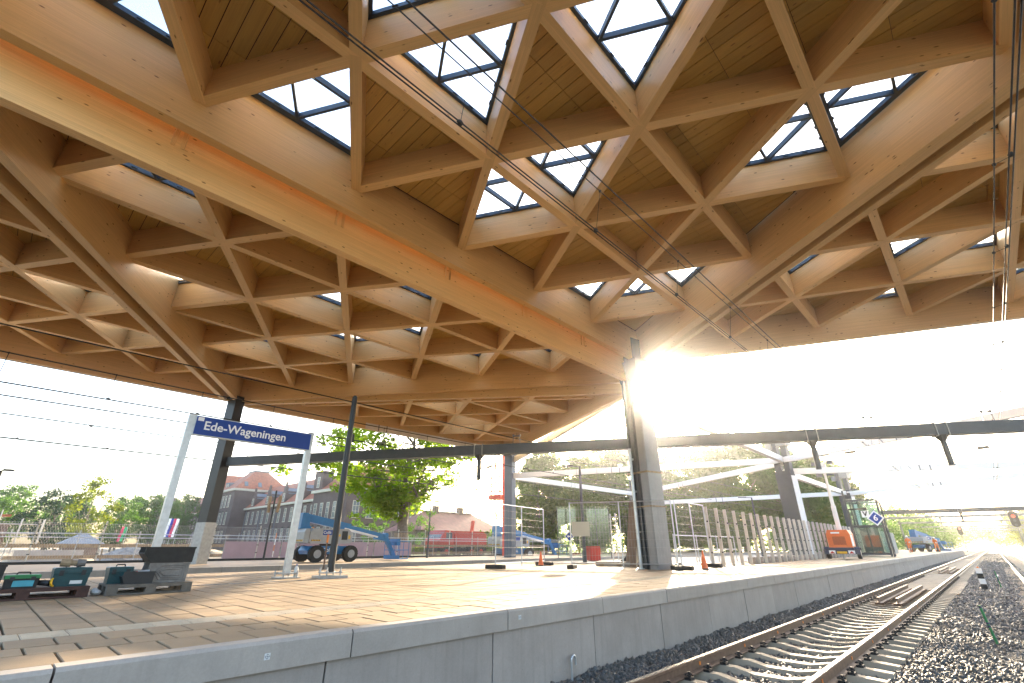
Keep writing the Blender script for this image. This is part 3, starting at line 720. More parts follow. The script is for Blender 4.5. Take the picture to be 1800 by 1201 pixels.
def white_beam(a, za, b, zb, label, w=.26, h=.34):
    mb = MB(); A = Vector((a[0], a[1], za)); B = Vector((b[0], b[1], zb)); mid = (A + B) / 2
    o = thing('white_roof_beam', label, 'steel beam', tuple(mid), 0, 'white steel beams of the unfinished canopy')
    mb.bar(tuple(A - mid), tuple(B - mid), w, h); mb.build('beam', M['steel_white'], o)
    mb = MB(); L = (B - A).length; d = (B - A) / L
    for f in (.40, .43): p = A + d * (L * f) - mid; mb.bar(tuple(p), tuple(p + d * .05), w + .03, h + .03)
    mb.build('splice_plate', M['steel_mid'], o)
vb = Vector((H3, .5)) * 18.18; vc = Vector((H3, -.5)) * 18.18
def pl(c, v): return (c[0] + v.x, c[1] + v.y)
white_beam(C4, 6.45, pl(C4, vc), 6.45, 'white roof beam rising from the reddish column across the sky towards the upper right')
white_beam(C4, 5.75, pl(C4, vb), 5.75, 'nearly level white roof beam running right from below the box head of the reddish column')
white_beam(C1, 6.6, C4, 6.5, 'white roof beam sloping from the sun glare down to the reddish column')
white_beam(C3, 6.05, C4, 6.45, 'long white roof beam from the slate blue column to the reddish column')
white_beam(C3, 6.0, C6, 6.1, 'white roof beam receding from the slate blue column behind the tall lamp post')
white_beam(C6, 6.1, C4, 6.3, 'white roof beam climbing from behind the pillar to the reddish column')
white_beam(C4, 5.7, C5, 5.75, 'white roof beam between the reddish column and the column at the lift shaft')
white_beam(C5, 5.7, pl(C5, vc), 5.75, 'white roof beam running right above the glass lift shaft')
white_beam(C6, 5.2, C5, 5.75, 'white roof beam passing behind the floodlight mast')
white_beam((-24.75, 7.2), 7.85, (C3[0] - .3, C3[1]), 7.75, 'pale beam just outside the timber edge above the large oak tree')
white_beam((C3[0], C3[1] + .4), 7.2, (C1[0] - .3, C1[1] + .8), 7.35, 'pale beam under the canopy tip running into the sun glare')
# near gantry: beam from the left column through the pillar, out over the tracks
def gantry(y_at, x0, x1, slope, zc, label, h=.36, w=.32, posts=(), hang=(), mat='steel_dark', group='catenary gantries across the tracks'):
    """beam in direction (1,slope) from x0 to x1 passing y_at(x0)"""
    A = Vector((x0, y_at, zc)); B = Vector((x1, y_at + slope * (x1 - x0), zc))
    t = thing('catenary_gantry', label, 'gantry', tuple(A), 0, group); O = A
    mb = MB(); mb.bar((0, 0, 0), tuple(B - A), w, h); mb.build('gantry_beam', M[mat], t)
    for px in posts:
        p = Vector((px - x0, slope * (px - x0), 0)); mb = MB(); mb.box(p.x - .13, p.x + .13, p.y - .13, p.y + .13, -zc + .7, .5); mb.build('mast', M[mat], t)
    for hx, arm in hang:
        p = Vector((hx - x0, slope * (hx - x0), 0)); mb = MB()
        mb.cyl((p.x, p.y, -h / 2 - .2), (p.x, p.y, -h / 2), .07, .2, 8); mb.cyl((p.x, p.y, -1.12), (p.x, p.y, -h / 2 - .2), .085, .085, 8)
        mb.build('drop_post', M[mat], t)
        if arm:
            mb = MB(); mb.cyl((p.x, p.y, -.72), (p.x + arm, p.y + .05, -.66), .02, .02, 5); mb.cyl((p.x + arm * .55, p.y, -.69), (p.x + arm * .75, p.y, -.68), .045, .045, 8)
            mb.cyl((p.x + arm, p.y + .05, -.8), (p.x + arm, p.y + .05, -.5), .012, .012, 5); mb.build('registration_arm', M['galv'], t)
        mb = MB()
        for q in (-.16, .16):
            dx = Vector((1, slope, 0)).normalized() * q
            mb.bar((p.x + dx.x, p.y + dx.y, -h / 2 - .04), (p.x + dx.x, p.y + dx.y, h / 2 + .04), .02, w + .05, 0, (-slope, 1, 0))
        mb.build('clamp', M['galv'], t)
    return t, O
t, O = gantry(C2[1] + .25, C2[0] + .25, 6.5, (C1[1] - C2[1]) / (C1[0] - C2[0]), 4.9, 'near dark gantry beam spanning from the black column through the pillar and over the tracks', .37, .34,
              hang=((-13.7, .9), (-3.5, 1.5), (-.25, 1.3)))
sl = (C1[1] - C2[1]) / (C1[0] - C2[0])
for hx in (-17.4, -12.4, -1.9, 1.0):
    p = Vector((hx - C2[0] - .25, sl * (hx - C2[0] - .25), 0)); mb = MB()
    for q in (-.15, .15):
        mb.cyl((p.x + q, p.y + q * sl, -.22), (p.x + q * .7, p.y + q * .7 * sl, .52), .012, .012, 5)
        mb.ball((p.x + q * .7, p.y + q * .7 * sl, .52), .05)
    mb.cyl((p.x - .12, p.y - .06, .5), (p.x + .12, p.y + .06, .5), .03, .03, 6); mb.build('insulator', M['steel_mid'], t)
gantry(C7[1], C7[0], 16, .12, 4.95, 'second gantry beam over the tracks starting at the column beside the lift shaft', .42, .38, posts=(-8.3,), hang=((-1.6, 1.2), (6, 1)))
ORD = 'fourth fifth sixth seventh eighth'.split()
for k, (y, z) in enumerate(((96, 5.4), (124, 5.6), (150, 5.5), (176, 5.6), (205, 5.7), (240, 5.8), (280, 5.9), (330, 6.0))):
    lab = 'far hazy gantry over the tracks, number %s counted away from the lift shaft' % ('one two three four five six seven eight'.split()[k])
    lab = ['first thin gantry beyond the lift shaft, hazy grey', 'second thin gantry beyond the lift shaft, hazy grey', 'third thin gantry beyond the lift shaft, paler still'][k] if k < 3 else 'pale thin gantry far down the tracks, %s beyond the lift shaft' % ORD[k - 3]
    gantry(y, -12.5, 7.2, .0, z, lab, .3, .26, posts=(-12.2, 6.9), hang=((-4.6, 1.5), (3.4, -1.5)), mat='steel_mid')
# overhead wires: droopy messenger, straight contact wire and droppers, one set per track
def wires(label, xc, y0, y1, zc, zm, sag, span0, span, twin=True, dx=0.0, feeder=None, drop=2.6, rad=1.0):
    t = thing('overhead_wire', label, 'overhead wire', (xc, y0, zc))
    mb = MB(); n = int((y1 - y0) / 1.5)
    for o in ((-.02, .02) if twin else (0,)):
        mb.cyl((o, 0, 0), (o, y1 - y0, 0), .0085 * rad, .0085 * rad, 5)
    mb.build('contact_wire', M['cable'], t)
    def mz(y):
        f = ((y - span0) % span) / span; return zm - sag * 4 * f * (1 - f)
    mb = MB(); ys = [y0 + (y1 - y0) * i / n for i in range(n + 1)]
    mb.tube([(dx, y - y0, mz(y) - zc) for y in ys], .0075 * rad, 5); mb.build('messenger_wire', M['cable'], t)
    y = y0 + .9
    k = 0
    while y < min(y1, y0 + 70):
        mb = MB(); mb.cyl((0, y - y0, 0), (dx, y - y0, mz(y) - zc), .0035 * rad, .0035 * rad, 4)
        q = min(rad, 1.4); mb.ball((0, y - y0, .02), .028 * q, 0, 6, 4, (1, 1.6, 1)); mb.ball((dx, y - y0, mz(y) - zc), .022 * q, 0, 6, 4); mb.build('dropper', M['cable'], t)
        y += drop
    if feeder:
        fx, fz = feeder; mb = MB(); mb.cyl((fx - xc, 0, fz - zc), (fx - xc, y1 - y0, fz - zc + .35), .009 * rad, .009 * rad, 5); mb.build('feeder_wire', M['cable'], t)
wires('pair of contact wires with messenger and droppers over the near track, crossing the timber ceiling', -2.77, -1.2, 300, 5.4, 6.5, .47, -20, 46, True, .12, (-2.3, 5.62), 2.45)
wires('overhead wire set over the right hand track, at the right border of the photo', 1.35, 1.0, 300, 5.45, 5.62, .2, -18, 46, True, -.15, None, 2.4)
wires('overhead wire set over the sunken track, lower wire just under the left canopy edge', -18.0, -30, 200, 5.45, 6.6, .42, -14, 46, False, 0, (-18.2, 7.02), 2.35, 2.6)
wires('lowest overhead wire set left of the sign, in front of the open sky', -27.6, -30, 120, 5.42, 6.45, .12, -14, 46, False, 0, (-27.6, 7.0), 2.9, 3.6)
# sign with the station name
t = thing('station_sign', 'blue station name sign reading Ede-Wageningen on two grey posts', 'sign', (-12.3, 2.52, .76))
for y in (0.0, 2.72):
    mb = MB(); mb.box(-.06, .06, y - .07, y + .07, .06, 3.40); mb.build('post', M['alu'], t)
    mb = MB(); mb.box(-.3, .3, y - .22, y + .22, 0, .018)
    for bx in (-.24, .24):
        for by in (-.16, .16): mb.cyl((bx, y + by, .0), (bx, y + by, .16), .016, .016, 6); mb.cyl((bx, y + by, .09), (bx, y + by, .12), .03, .03, 6)
    mb.box(-.22, .22, y - .15, y + .15, .085, .11); mb.build('base_plate', M['galv'], t)
mb = MB(); mb.box(-.05, .085, .06, 2.72, 2.955, 3.385, ch=0); mb.build('panel_frame', M['alu'], t)
mb = MB(); mb.box(.0855, .098, .075, 2.705, 2.97, 3.37); mb.build('name_panel', M['ns_blue'], t)
text('lettering', 'Ede-Wageningen', .27, M['white'], t, face_matrix((.103, .24, 3.175), (0, 1, 0)), bold=.004)
mb = MB(); mb.box(.0985, .101, .10, .22, 3.27, 3.355); mb.build('sticker', M['white'], t)
# plain black pole on bolts beside the sign
t = thing('black_pole', 'thick black pole on a bolted foot right of the station sign', 'pole', (-11.58, 5.97, .76))
mb = MB(); mb.cyl((0, 0, .1), (0, 0, 4.40), .085, .068, 14); mb.build('shaft', M['steel_black'], t, smooth=False)
mb = MB(); mb.box(-.3, .3, -.3, .3, 0, .05); mb.box(-.2, .2, -.2, .2, .1, .125)
for bx in (-.17, .17):
    for by in (-.17, .17): mb.cyl((bx, by, .0), (bx, by, .23), .017, .017, 6); mb.cyl((bx, by, .125), (bx, by, .155), .032, .032, 6)
mb.build('base_plate', M['galv'], t)
mb = MB(); mb.ball((0, 0, 4.40), .07, 0, 10, 5); mb.build('cap', M['steel_black'], t)
mb = MB(); mb.box(-.02, .02, .07, .13, 3.2, 3.42); mb.build('bracket', M['steel_black'], t)
# lamp posts
def lamp(label, loc, h, az, arm=.55, thick=.05, double=False):
    t = thing('lamp_post', label, 'lamp post', loc, az, 'slim dark platform lamp posts')
    mb = MB(); mb.cyl((0, 0, 0), (0, 0, h), thick, thick * .8, 9); mb.box(-thick * 1.3, thick * 1.3, -thick * 1.3, thick * 1.3, 0, .5); mb.build('pole', M['steel_dark'], t)
    for sx in ((1, -1) if double else (1,)):
        mb = MB(); mb.bar((0, 0, h - .02), (sx * arm, 0, h + .03), .04, .04); mb.build('arm', M['steel_dark'], t)
        mb = MB(); mb.extr([(-.09, 0), (.09, 0), (.07, .06), (-.07, .06)], 'x', sx * arm * .5, sx * (arm + .22)); hd = mb.build('lamp_head', M['steel_dark'], t); hd.location = (0, 0, h - .0)
    return t
lamp('slim lamp post between the oak trunk and the red truck', (-26.3, 19.94, .76), 3.36, R(40))
lamp('tall lamp post with arm to the left, behind the beige notice on the mesh fence', (-13.9, 19.57, .76), 4.33, R(215), .62, .075)
lamp('lamp post with arm to the right just behind the orange generator trailer', (-6.15, 37.5, .76), 3.98, R(20), .6, .06)
lamp('lamp post seen over the grey fence, left of the reddish column', (-12.28, 39.27, .76), 4.05, R(200), .7, .06)
lamp('lamp post cropped by the left photo border', (-25.0, -0.15, .76), 3.15, R(80), .12, .07)
# loudspeaker post
t = thing('speaker_post', 'black post with two slim upright speakers in front of the brick building', 'speaker post', (-28.0, 10.6, .76), R(25))
mb = MB(); mb.cyl((0, 0, 0), (0, 0, 3.5), .05, .045, 8); mb.build('post', M['steel_black'], t)
for sx in (-1, 1):
    mb = MB(); mb.bar((sx * .30, 0, 2.35), (sx * .36, 0, 3.2), .11, .13, 0, (0, 1, 0)); sp = mb.build('speaker', M['wood_plank'], t)
    mb = MB(); mb.bar((0, 0, 2.8), (sx * .3, 0, 2.8), .03, .03); mb.build('bracket', M['steel_black'], sp)
# bird
mb = MB(); mb.ball((0, 0, 0), .09, 0, 8, 5, (1, 2.4, .8))
mb.add([(0, .08, .02), (.36, -.05, .10), (.55, -.2, .06), (.1, -.12, .02)], [(0, 1, 2, 3)]); mb.add([(0, .08, .02), (-.36, -.05, .12), (-.5, -.2, .02), (-.1, -.12, .02)], [(3, 2, 1, 0)])
mb.add([(0, -.18, 0), (.06, -.36, 0), (-.06, -.36, 0)], [(0, 1, 2)])
b = mb.build('bird', M['steel_black']); b.location = (-39.5, 2.84, 8.41); b.rotation_euler = (0.2, .3, 1.9); tag(b, 'small dark bird flying in the sky left of the sign', 'bird')
# ------------------------------------------------------------------ pallets with tools, boom lifts, generator trailer, truck, cones
def pallet(label, loc, mat, lx, ly, rz=0.0, rows=3):
    t = thing('pallet', label, 'pallet', loc, rz, 'pallets with tools on the platform')
    n = 6; w = lx / (n + .4)
    for k in range(n):
        mb = MB(); mb.box(k * lx / n + .008, k * lx / n + w, 0, ly, .118, .142); mb.build('deck_board', M[mat], t)
    for k in range(3):
        x = k * (lx - .1) / 2
        mb = MB(); mb.box(x, x + .1, 0, ly, 0, .022); mb.build('bottom_board', M[mat], t)
        mb = MB(); mb.box(x, x + .1, 0, ly, .096, .1175); mb.build('stringer_board', M[mat], t)
        for j in range(3):
            y = j * (ly - .14) / 2; mb = MB(); mb.box(x + .002, x + .098, y, y + .14, .0225, .0955); mb.build('block', M[mat], t)
    return t
    return t
pallet('dark red pallet carrying teal and green tool boxes at the left border', (-10.75, -.06, .76), 'pallet_red', .8, 1.42, 0)
pallet('weathered grey pallet carrying metal crates, standing right of the dark red pallet', (-10.66, 1.55, .76), 'pallet_grey', .8, 1.12, 0)
TOP = .903
def toolbox(label, loc, sx, sy, sz, body, lid=None, plate=None, rz=0.0, clasp=True):
    """tool box: tapered body, rimmed lid, handle and clasps; sx depth, sy width"""
    t = thing('tool_box', label, 'tool box', loc, rz)
    mb = MB(); tapered(mb, sx * .9, sy * .93, sx, sy, 0, sz * .72); mb.build('body', M[body], t)
    mb = MB(); mb.box(-sx / 2 - .008, sx / 2 + .008, -sy / 2 - .008, sy / 2 + .008, sz * .725, sz, ch=.012); mb.build('lid', M[lid or body], t)
    if clasp:
        for y in (-sy * .3, sy * .3):
            mb = MB(); mb.box(sx / 2 + .009, sx / 2 + .02, y - .025, y + .025, sz * .58, sz * .86); mb.build('clasp', M['black_plastic'], t)
    mb = MB(); mb.tube([(0, -sy * .2, sz), (0, -sy * .17, sz + .03), (0, sy * .17, sz + .03), (0, sy * .2, sz)], .009, 6); mb.build('handle', M['black_plastic'], t)
    if plate:
        mb = MB(); mb.box(sx * .452, sx * .49, plate[1], plate[2], plate[3], plate[4]); mb.build('label_plate', M[plate[0]], t)
    return t
toolbox('small black tool box with green lid and light blue label on the dark red pallet', (-10.2, .60, TOP), .22, .36, .17, 'black_plastic', 'green_plastic', ('lblue', -.09, .13, .02, .11))
toolbox('teal hard case with white label under a muddy tool on the dark red pallet', (-10.22, 1.12, TOP), .28, .42, .25, 'teal', 'teal', ('label', .0, .14, .03, .075))
toolbox('teal lidded box at the left end of the weathered grey pallet', (-10.35, 1.72, TOP), .30, .30, .24, 'teal', 'teal')
def crate(label, loc, sx, sy, sz, mat, lean=.06, ribs=True, openf=False):
    """open stacking crate with slanted front, rim and pressed ribs"""
    t = thing('metal_crate', label, 'crate', loc, 0)
    w = .012
    prof = [(-sy / 2 + lean, 0), (sy / 2 - .01, 0), (sy / 2, sz), (-sy / 2, sz), (-sy / 2 - .02, sz * .62)]
    for a, b in ((sx / 2 - w, sx / 2), (-sx / 2, -sx / 2 + w)):
        mb = MB(); mb.extr(prof, 'x', a, b); mb.build('side_wall', M[mat], t)
    mb = MB(); mb.box(-sx / 2 + w, sx / 2 - w, -sy / 2 + lean, sy / 2 - .012, .001, w); mb.build('bottom', M[mat], t)
    mb = MB(); mb.box(-sx / 2 + w, sx / 2 - w, sy / 2 - .02, sy / 2 - .008, w, sz - .004); mb.build('end_wall', M[mat], t)
    if not openf: mb = MB(); mb.bar((0, -sy / 2 + lean + .004, .012), (0, -sy / 2 - .012, sz * .62), sx - 2 * w, .01); mb.build('end_wall', M[mat], t)
    mb = MB()
    for x in (-sx / 2 - .006, sx / 2 - .006): mb.box(x, x + .012, -sy / 2 - .01, sy / 2 + .008, sz - .022, sz + .004)
    mb.build('rim', M[mat], t)
    if ribs:
        for k in range(3):
            q = .05 + k * .035; mb = MB()
            pts = [(sx / 2 + .003, -sy / 2 + lean * .5 + q, sz * .55), (sx / 2 + .003, -sy / 2 + lean + q + .05, sz - q * .8), (sx / 2 + .003, sy / 2 - q, sz - q * .8), (sx / 2 + .003, sy / 2 - q, q * .8), (sx / 2 + .003, -sy / 2 + lean + q + .05, q * .8), (sx / 2 + .003, -sy / 2 + lean * .5 + q, sz * .55)]
            mb.tube(pts, .006, 4); mb.build('pressed_rib', M[mat], t)
    return t
crate('worn pale metal crate with pressed ribs on the grey pallet, under a dark crate', (-10.25, 2.33, TOP), .42, .56, .285, 'crate_light')
crate('dark open metal crate stacked on top of the worn pale crate', (-10.24, 2.29, TOP + .292), .44, .70, .235, 'crate_dark', .10, False)
crate('black open crate holding a red capped bottle, in front of the worn pale crate', (-10.12, 1.93, TOP), .34, .40, .17, 'black_plastic', .03, False)
t = thing('spray_can', 'grey can with red cap lying in the black crate', 'can', (-10.05, 1.93, TOP + .15), 0)
mb = MB(); mb.cyl((0, -.02, 0), (0, .13, .02), .032, .03, 10); mb.build('can_body', M['alu'], t)
mb = MB(); mb.cyl((0, -.05, -.004), (0, -.021, 0), .026, .03, 10); mb.build('cap', M['red'], t)
crate('dark upright crate cut off by the left photo border', (-10.25, .22, TOP), .36, .34, .30, 'crate_dark', .02, False)
t = thing('power_tool', 'muddy power tool lying on the teal hard case', 'tool', (-10.22, 1.10, TOP + .255), R(80))
mb = MB(); mb.cyl((-.14, 0, .06), (-.02, 0, .055), .055, .06, 10); mb.cyl((-.02, 0, .055), (.05, 0, .05), .04, .035, 10); mb.build('motor', M['wood_plank'], t)
mb = MB(); mb.cyl((.05, 0, .05), (.15, .01, .055), .06, .05, 10); mb.build('gearbox', M['crate_light'], t)
mb = MB(); mb.tube([(-.02, .03, .03), (.02, .09, .02), (.08, .08, .01)], .012, 6); mb.build('tool_handle', M['black_plastic'], t)
t = thing('angle_grinder', 'small yellow and black hand tool between the two boxes on the dark red pallet', 'tool', (-10.15, .85, TOP), R(60))
mb = MB(); mb.cyl((-.08, 0, .06), (.06, 0, .05), .035, .04, 10); mb.build('grip', M['black_plastic'], t)
mb = MB(); mb.ring((.1, 0, .06), (1, 0, .2), .05, .014, 12, 6); mb.build('guard', M['yellow'], t)
t = thing('plastic_bag', 'crumpled white plastic bag lying between the two pallets', 'bag', (-10.2, 1.46, .76), 0)
mb = MB(); mb.ball((0, 0, .05), .07, 0, 9, 5, (1.3, .8, .7)); mb.ball((.05, .03, .04), .05, 0, 8, 5, (1.2, 1.1, .7)); mb.build('bag_body', M['label'], t)
t = thing('work_bag', 'small black bag leaning behind the pale crate at the right end of the pallet', 'bag', (-10.5, 2.66, TOP), 0)
mb = MB(); mb.ball((0, 0, .09), .09, 0, 9, 6, (1.1, .55, 1.0)); mb.build('bag_body', M['black_plastic'], t)
mb = MB(); mb.ring((0, 0, .16), (0, 1, 0), .05, .008, 10, 5); mb.build('strap', M['black_plastic'], t)
t = thing('water_bottle', 'small clear water bottle with blue cap at the foot of the right sign post', 'bottle', (-12.2, 5.42, .76), 0)
mb = MB(); mb.cyl((0, 0, .02), (0, 0, .2), .045, .045, 10); mb.cyl((0, 0, .2), (0, 0, .26), .045, .018, 10); mb.build('bottle_body', M['label'], t)
mb = MB(); mb.cyl((0, 0, .26), (0, 0, .285), .02, .02, 8); mb.build('cap', M['ns_blue'], t)
# ---- boom lifts
def stripes(mb, x0, x1, y, z0, z1, n): 
    for k in range(n):
        a = x0 + (x1 - x0) * k / n; w = (x1 - x0) / n
        mb.add([(a, y, z0), (a + w * .5, y, z0), (a + w, y, z1), (a + w * .5, y, z1)], [(0, 1, 2, 3)])
def boom_lift(label, loc, rz, fold=True, sc=1.0):
    """articulating boom lift; local +x = front (basket side), wheels on z=0"""
    t = thing('boom_lift', label, 'boom lift', loc, rz); t.scale = (sc, sc, sc)
    for x in (-1.05, 1.05):
        for y in (-.93, .93):
            mb = MB(); mb.cyl((x, y - .16, .44), (x, y + .16, .44), .44, .44, 20)
            for k in range(20):
                a = 2 * PI * k / 20; c, s = math.cos(a), math.sin(a)
                mb.bar((x + .44 * c, y - .15, .44 + .44 * s), (x + .44 * c, y + .0, .44 + .44 * s), .05, .035, 0, (c, 0, s))
                a += PI / 20; c, s = math.cos(a), math.sin(a)
                mb.bar((x + .44 * c, y + .0, .44 + .44 * s), (x + .44 * c, y + .15, .44 + .44 * s), .05, .035, 0, (c, 0, s))
            wh = mb.build('wheel', M['rubber'], t)
            sy = 1 if y > 0 else -1; mb = MB(); mb.cyl((x, y + sy * .10, .44), (x, y + sy * .175, .44), .24, .22, 16); mb.cyl((x, y + sy * .175, .44), (x, y + sy * .20, .44), .09, .08, 10); mb.build('rim', M['lift_grey'], wh)
    mb = MB(); mb.extr([(-1.35, .42), (1.35, .42), (1.45, .62), (1.3, .86), (-1.3, .86), (-1.45, .62)], 'y', -.62, .62); mb.build('chassis', M['lift_blue'], t)
    for sy in (-1, 1): text('chassis_lettering', 'Collé', .30, M['white'], t, face_matrix((-.55 * -sy if sy > 0 else -.55, sy * .626, .64), (-sy, 0, 0)), .004)
    mb = MB(); mb.cyl((0, 0, .865), (0, 0, .98), .45, .45, 16); mb.build('turntable', M['steel_black'], t)
    mb = MB(); mb.extr([(-1.5, 1.0), (.95, 1.0), (1.05, 1.1), (1.0, 1.6), (.75, 1.8), (-1.45, 1.8), (-1.6, 1.6), (-1.62, 1.1)], 'y', .30, 1.0)
    mb.extr([(-1.5, 1.0), (.95, 1.0), (1.05, 1.1), (1.0, 1.6), (.75, 1.8), (-1.45, 1.8), (-1.6, 1.6), (-1.62, 1.1)], 'y', -1.0, -.30); mb.build('engine_cover', M['lift_grey'], t)
    mb = MB(); mb.extr([(-1.95, 1.05), (-1.635, 1.0), (-1.635, 1.78), (-1.86, 1.78), (-1.95, 1.6)], 'y', -.98, .98); cw = mb.build('counterweight', M['lift_grey'], t)
    mb = MB(); mb.box(-1.956, -1.9505, -.9, .9, 1.10, 1.2); hs = mb.build('hazard_strip', M['yellow'], t)
    mb = MB()
    for k in range(10): mb.box(-1.960, -1.9565, -.86 + k * .18, -.78 + k * .18, 1.101, 1.199)
    mb.build('hazard_bars', M['steel_black'], hs)
    mb = MB(); mb.box(-1.62, -1.30, -.28, .28, 1.0, 1.95); mb.extr([(-1.95, 1.79), (-1.4, 1.79), (-1.45, 2.3), (-1.6, 2.66), (-1.92, 2.66)], 'y', -.34, .34); mb.build('riser', M['lift_blue'], t)
    for sy in (-1, 1):
        y = sy * 1.004
        mb = MB(); mb.box(-.85, .05, y - .003, y + .003, 1.45, 1.72); mb.build('brand_plate', M['ns_blue'], t)
        text('cover_lettering', 'Collé', .22, M['white'], t, face_matrix((.03 if sy > 0 else -.83, y + sy * .004, 1.585), (-sy, 0, 0)), .003)
        mb = MB(); mb.box(.35, .72, y - .003, y + .003, 1.2, 1.68); mb.build('hatch', M['steel_black'], t)
        mb = MB(); mb.box(.78, .9, y - .003, y + .003, 1.25, 1.45); mb.box(.14, .27, y - .003, y + .003, 1.38, 1.5); mb.build('warning_label', M['yellow'], t)
        mb = MB(); mb.box(-1.5, -.95, y - .002, y + .002, 1.12, 1.2); wp = mb.build('hazard_strip', M['yellow'], t)
        mb = MB(); 
        for k in range(6): mb.box(-1.49 + k * .09, -1.45 + k * .09, y - .004, y + .004, 1.121, 1.199)
        mb.build('hazard_bars', M['steel_black'], wp)
    mb = MB(); mb.cyl((-.75, .6, 1.8), (-.75, .6, 1.92), .05, .045, 8); mb.build('beacon', M['orange_plastic'], t)
    mb = MB(); mb.bar((-1.75, 0, 2.45), (1.3, 0, 1.92), .34, .42); mb.build('lower_boom', M['lift_blue'], t)
    mb = MB(); mb.bar((1.25, 0, 1.93), (3.9, 0, 1.42), .24, .28); mb.build('upper_boom', M['lift_blue'], t)
    mb = MB(); mb.bar((.9, .16, 2.06), (3.3, .16, 1.62), .06, .09); mb.bar((.9, .19, 1.86), (3.3, .19, 1.40), .06, .09); mb.bar((.9, -.19, 1.86), (3.3, -.19, 1.40), .06, .09); mb.build('boom_rail', M['white'], t)
    mb = MB(); mb.bar((3.2, 0, 1.42), (4.0, 0, 1.3), .3, .3); mb.cyl((3.95, -.2, 1.5), (3.95, .2, 1.5), .17, .17, 10); mb.build('boom_knuckle', M['lift_blue'], t)
    mb = MB(); mb.bar((3.95, 0, 1.5), (4.75, 0, .25), .18, .26); mb.bar((4.05, .1, 1.2), (4.7, .1, .3), .07, .1); mb.build('jib', M['lift_blue'], t)
    mb = MB(); mb.box(4.6, 5.3, -.9, .9, .06, .12); mb.box(4.58, 4.62, -.9, .9, .12, .3); mb.build('basket_floor', M['lift_blue'], t)
    mb = MB()
    for x in (4.6, 5.3):
        for y in (-.9, -.3, .3, .9): mb.cyl((x, y, .12), (x, y, 1.15), .02, .02, 5)
    for z in (.62, 1.15):
        mb.tube([(4.6, -.9, z), (5.3, -.9, z), (5.3, .9, z), (4.6, .9, z), (4.6, -.9, z)], .022, 5)
    mb.build('basket_rail', M['lift_blue'], t)
    mb = MB(); mb.box(4.66, 4.9, -.45, .45, .9, 1.3); mb.build('control_box', M['lift_blue'], t)
    return t
boom_lift('blue and grey boom lift parked behind the black pole, boom lowered to the right', (-23.4, 11.7, .757), R(90), sc=.80)
boom_lift('blue and grey boom lift standing behind the left mesh fence panel, beside the red truck', (-28.7, 30.4, .46), R(78), sc=.95)
boom_lift('distant blue boom lift on the platform next to the walking workers', (-7.0, 90.5, .76), R(70), sc=1.05)
# ---- light tower / generator trailer
t = thing('generator_trailer', 'orange generator trailer with raised floodlight mast on the platform', 'trailer', (-6.6, 35.6, .76), R(4))
prof = [(-.58, .62), (.58, .62), (.60, 1.35), (.50, 1.58), (-.50, 1.58), (-.60, 1.35)]
mb = MB(); mb.extr(prof, 'y', -.45, 1.35); mb.build('hood', M['gen_orange'], t)
mb = MB(); mb.box(.601, .604, -.4, .6, .7, 1.3); mb.build('side_plate', M['white'], t)
mb = MB(); 
for k in range(9): mb.box(-.32, .32, -.462, -.451, .78 + k * .05, .80 + k * .05)
mb.build('grille', M['steel_black'], t)
mb = MB(); mb.box(-.34, .1, -.464, -.452, 1.38, 1.46); mb.build('name_plate', M['white'], t)
mb = MB(); mb.box(-.62, .62, -.5, 1.4, .40, .618); mb.build('frame', M['navy'], t)
for sx in (-1, 1):
    mb = MB(); mb.cyl((sx * .68, .1, .30), (sx * .86, .1, .30), .30, .30, 18); w = mb.build('wheel', M['rubber'], t)
    mb = MB(); mb.cyl((sx * .84, .1, .30), (sx * .872, .1, .30), .17, .17, 12); mb.build('rim', M['lift_grey'], w)
    mb = MB(); mb.extr([(-.38, .52), (-.30, .66), (.42, .66), (.52, .50), (.46, .48), (.38, .62), (-.26, .62), (-.33, .5)], 'x', sx * .64, sx * .90); mb.build('mudguard', M['navy'], t)
    mb = MB(); mb.add([(sx * .48 - .13, -.535, .30), (sx * .48 + .13, -.535, .30), (sx * .48, -.535, .43), (sx * .48 - .13, -.50, .30), (sx * .48 + .13, -.50, .30), (sx * .48, -.50, .43)], [(0, 1, 2), (3, 5, 4), (0, 3, 4, 1), (1, 4, 5, 2), (2, 5, 3, 0)]); mb.build('reflector', M['red'], t)
    mb = MB(); mb.box(sx * .48 - .16, sx * .48 + .16, -.53, -.502, .28, .46); mb.build('light_board', M['white'], t)
mb = MB(); mb.box(-.9, .9, -.50, -.44, .26, .48); mb.build('rear_bar', M['navy'], t)
mb = MB(); mb.box(-.25, .25, -.52, -.503, .29, .41); mb.build('number_plate', M['yellow'], t)
mb = MB(); mb.cyl((0, -.3, 0), (0, -.3, .42), .035, .03, 6); mb.build('jockey_leg', M['galv'], t)
mb = MB(); mb.cyl((.05, .45, 1.58), (.05, .45, 3.0), .13, .13, 8); mb.cyl((.05, .45, 3.0), (.05, .45, 4.3), .10, .10, 8); mb.cyl((.05, .45, 4.3), (.05, .45, 5.3), .07, .07, 8); mb.build('mast', M['steel_white'], t)
mb = MB(); mb.box(-.12, .22, .32, .58, 5.05, 5.6); mb.build('mast_head', M['galv'], t)
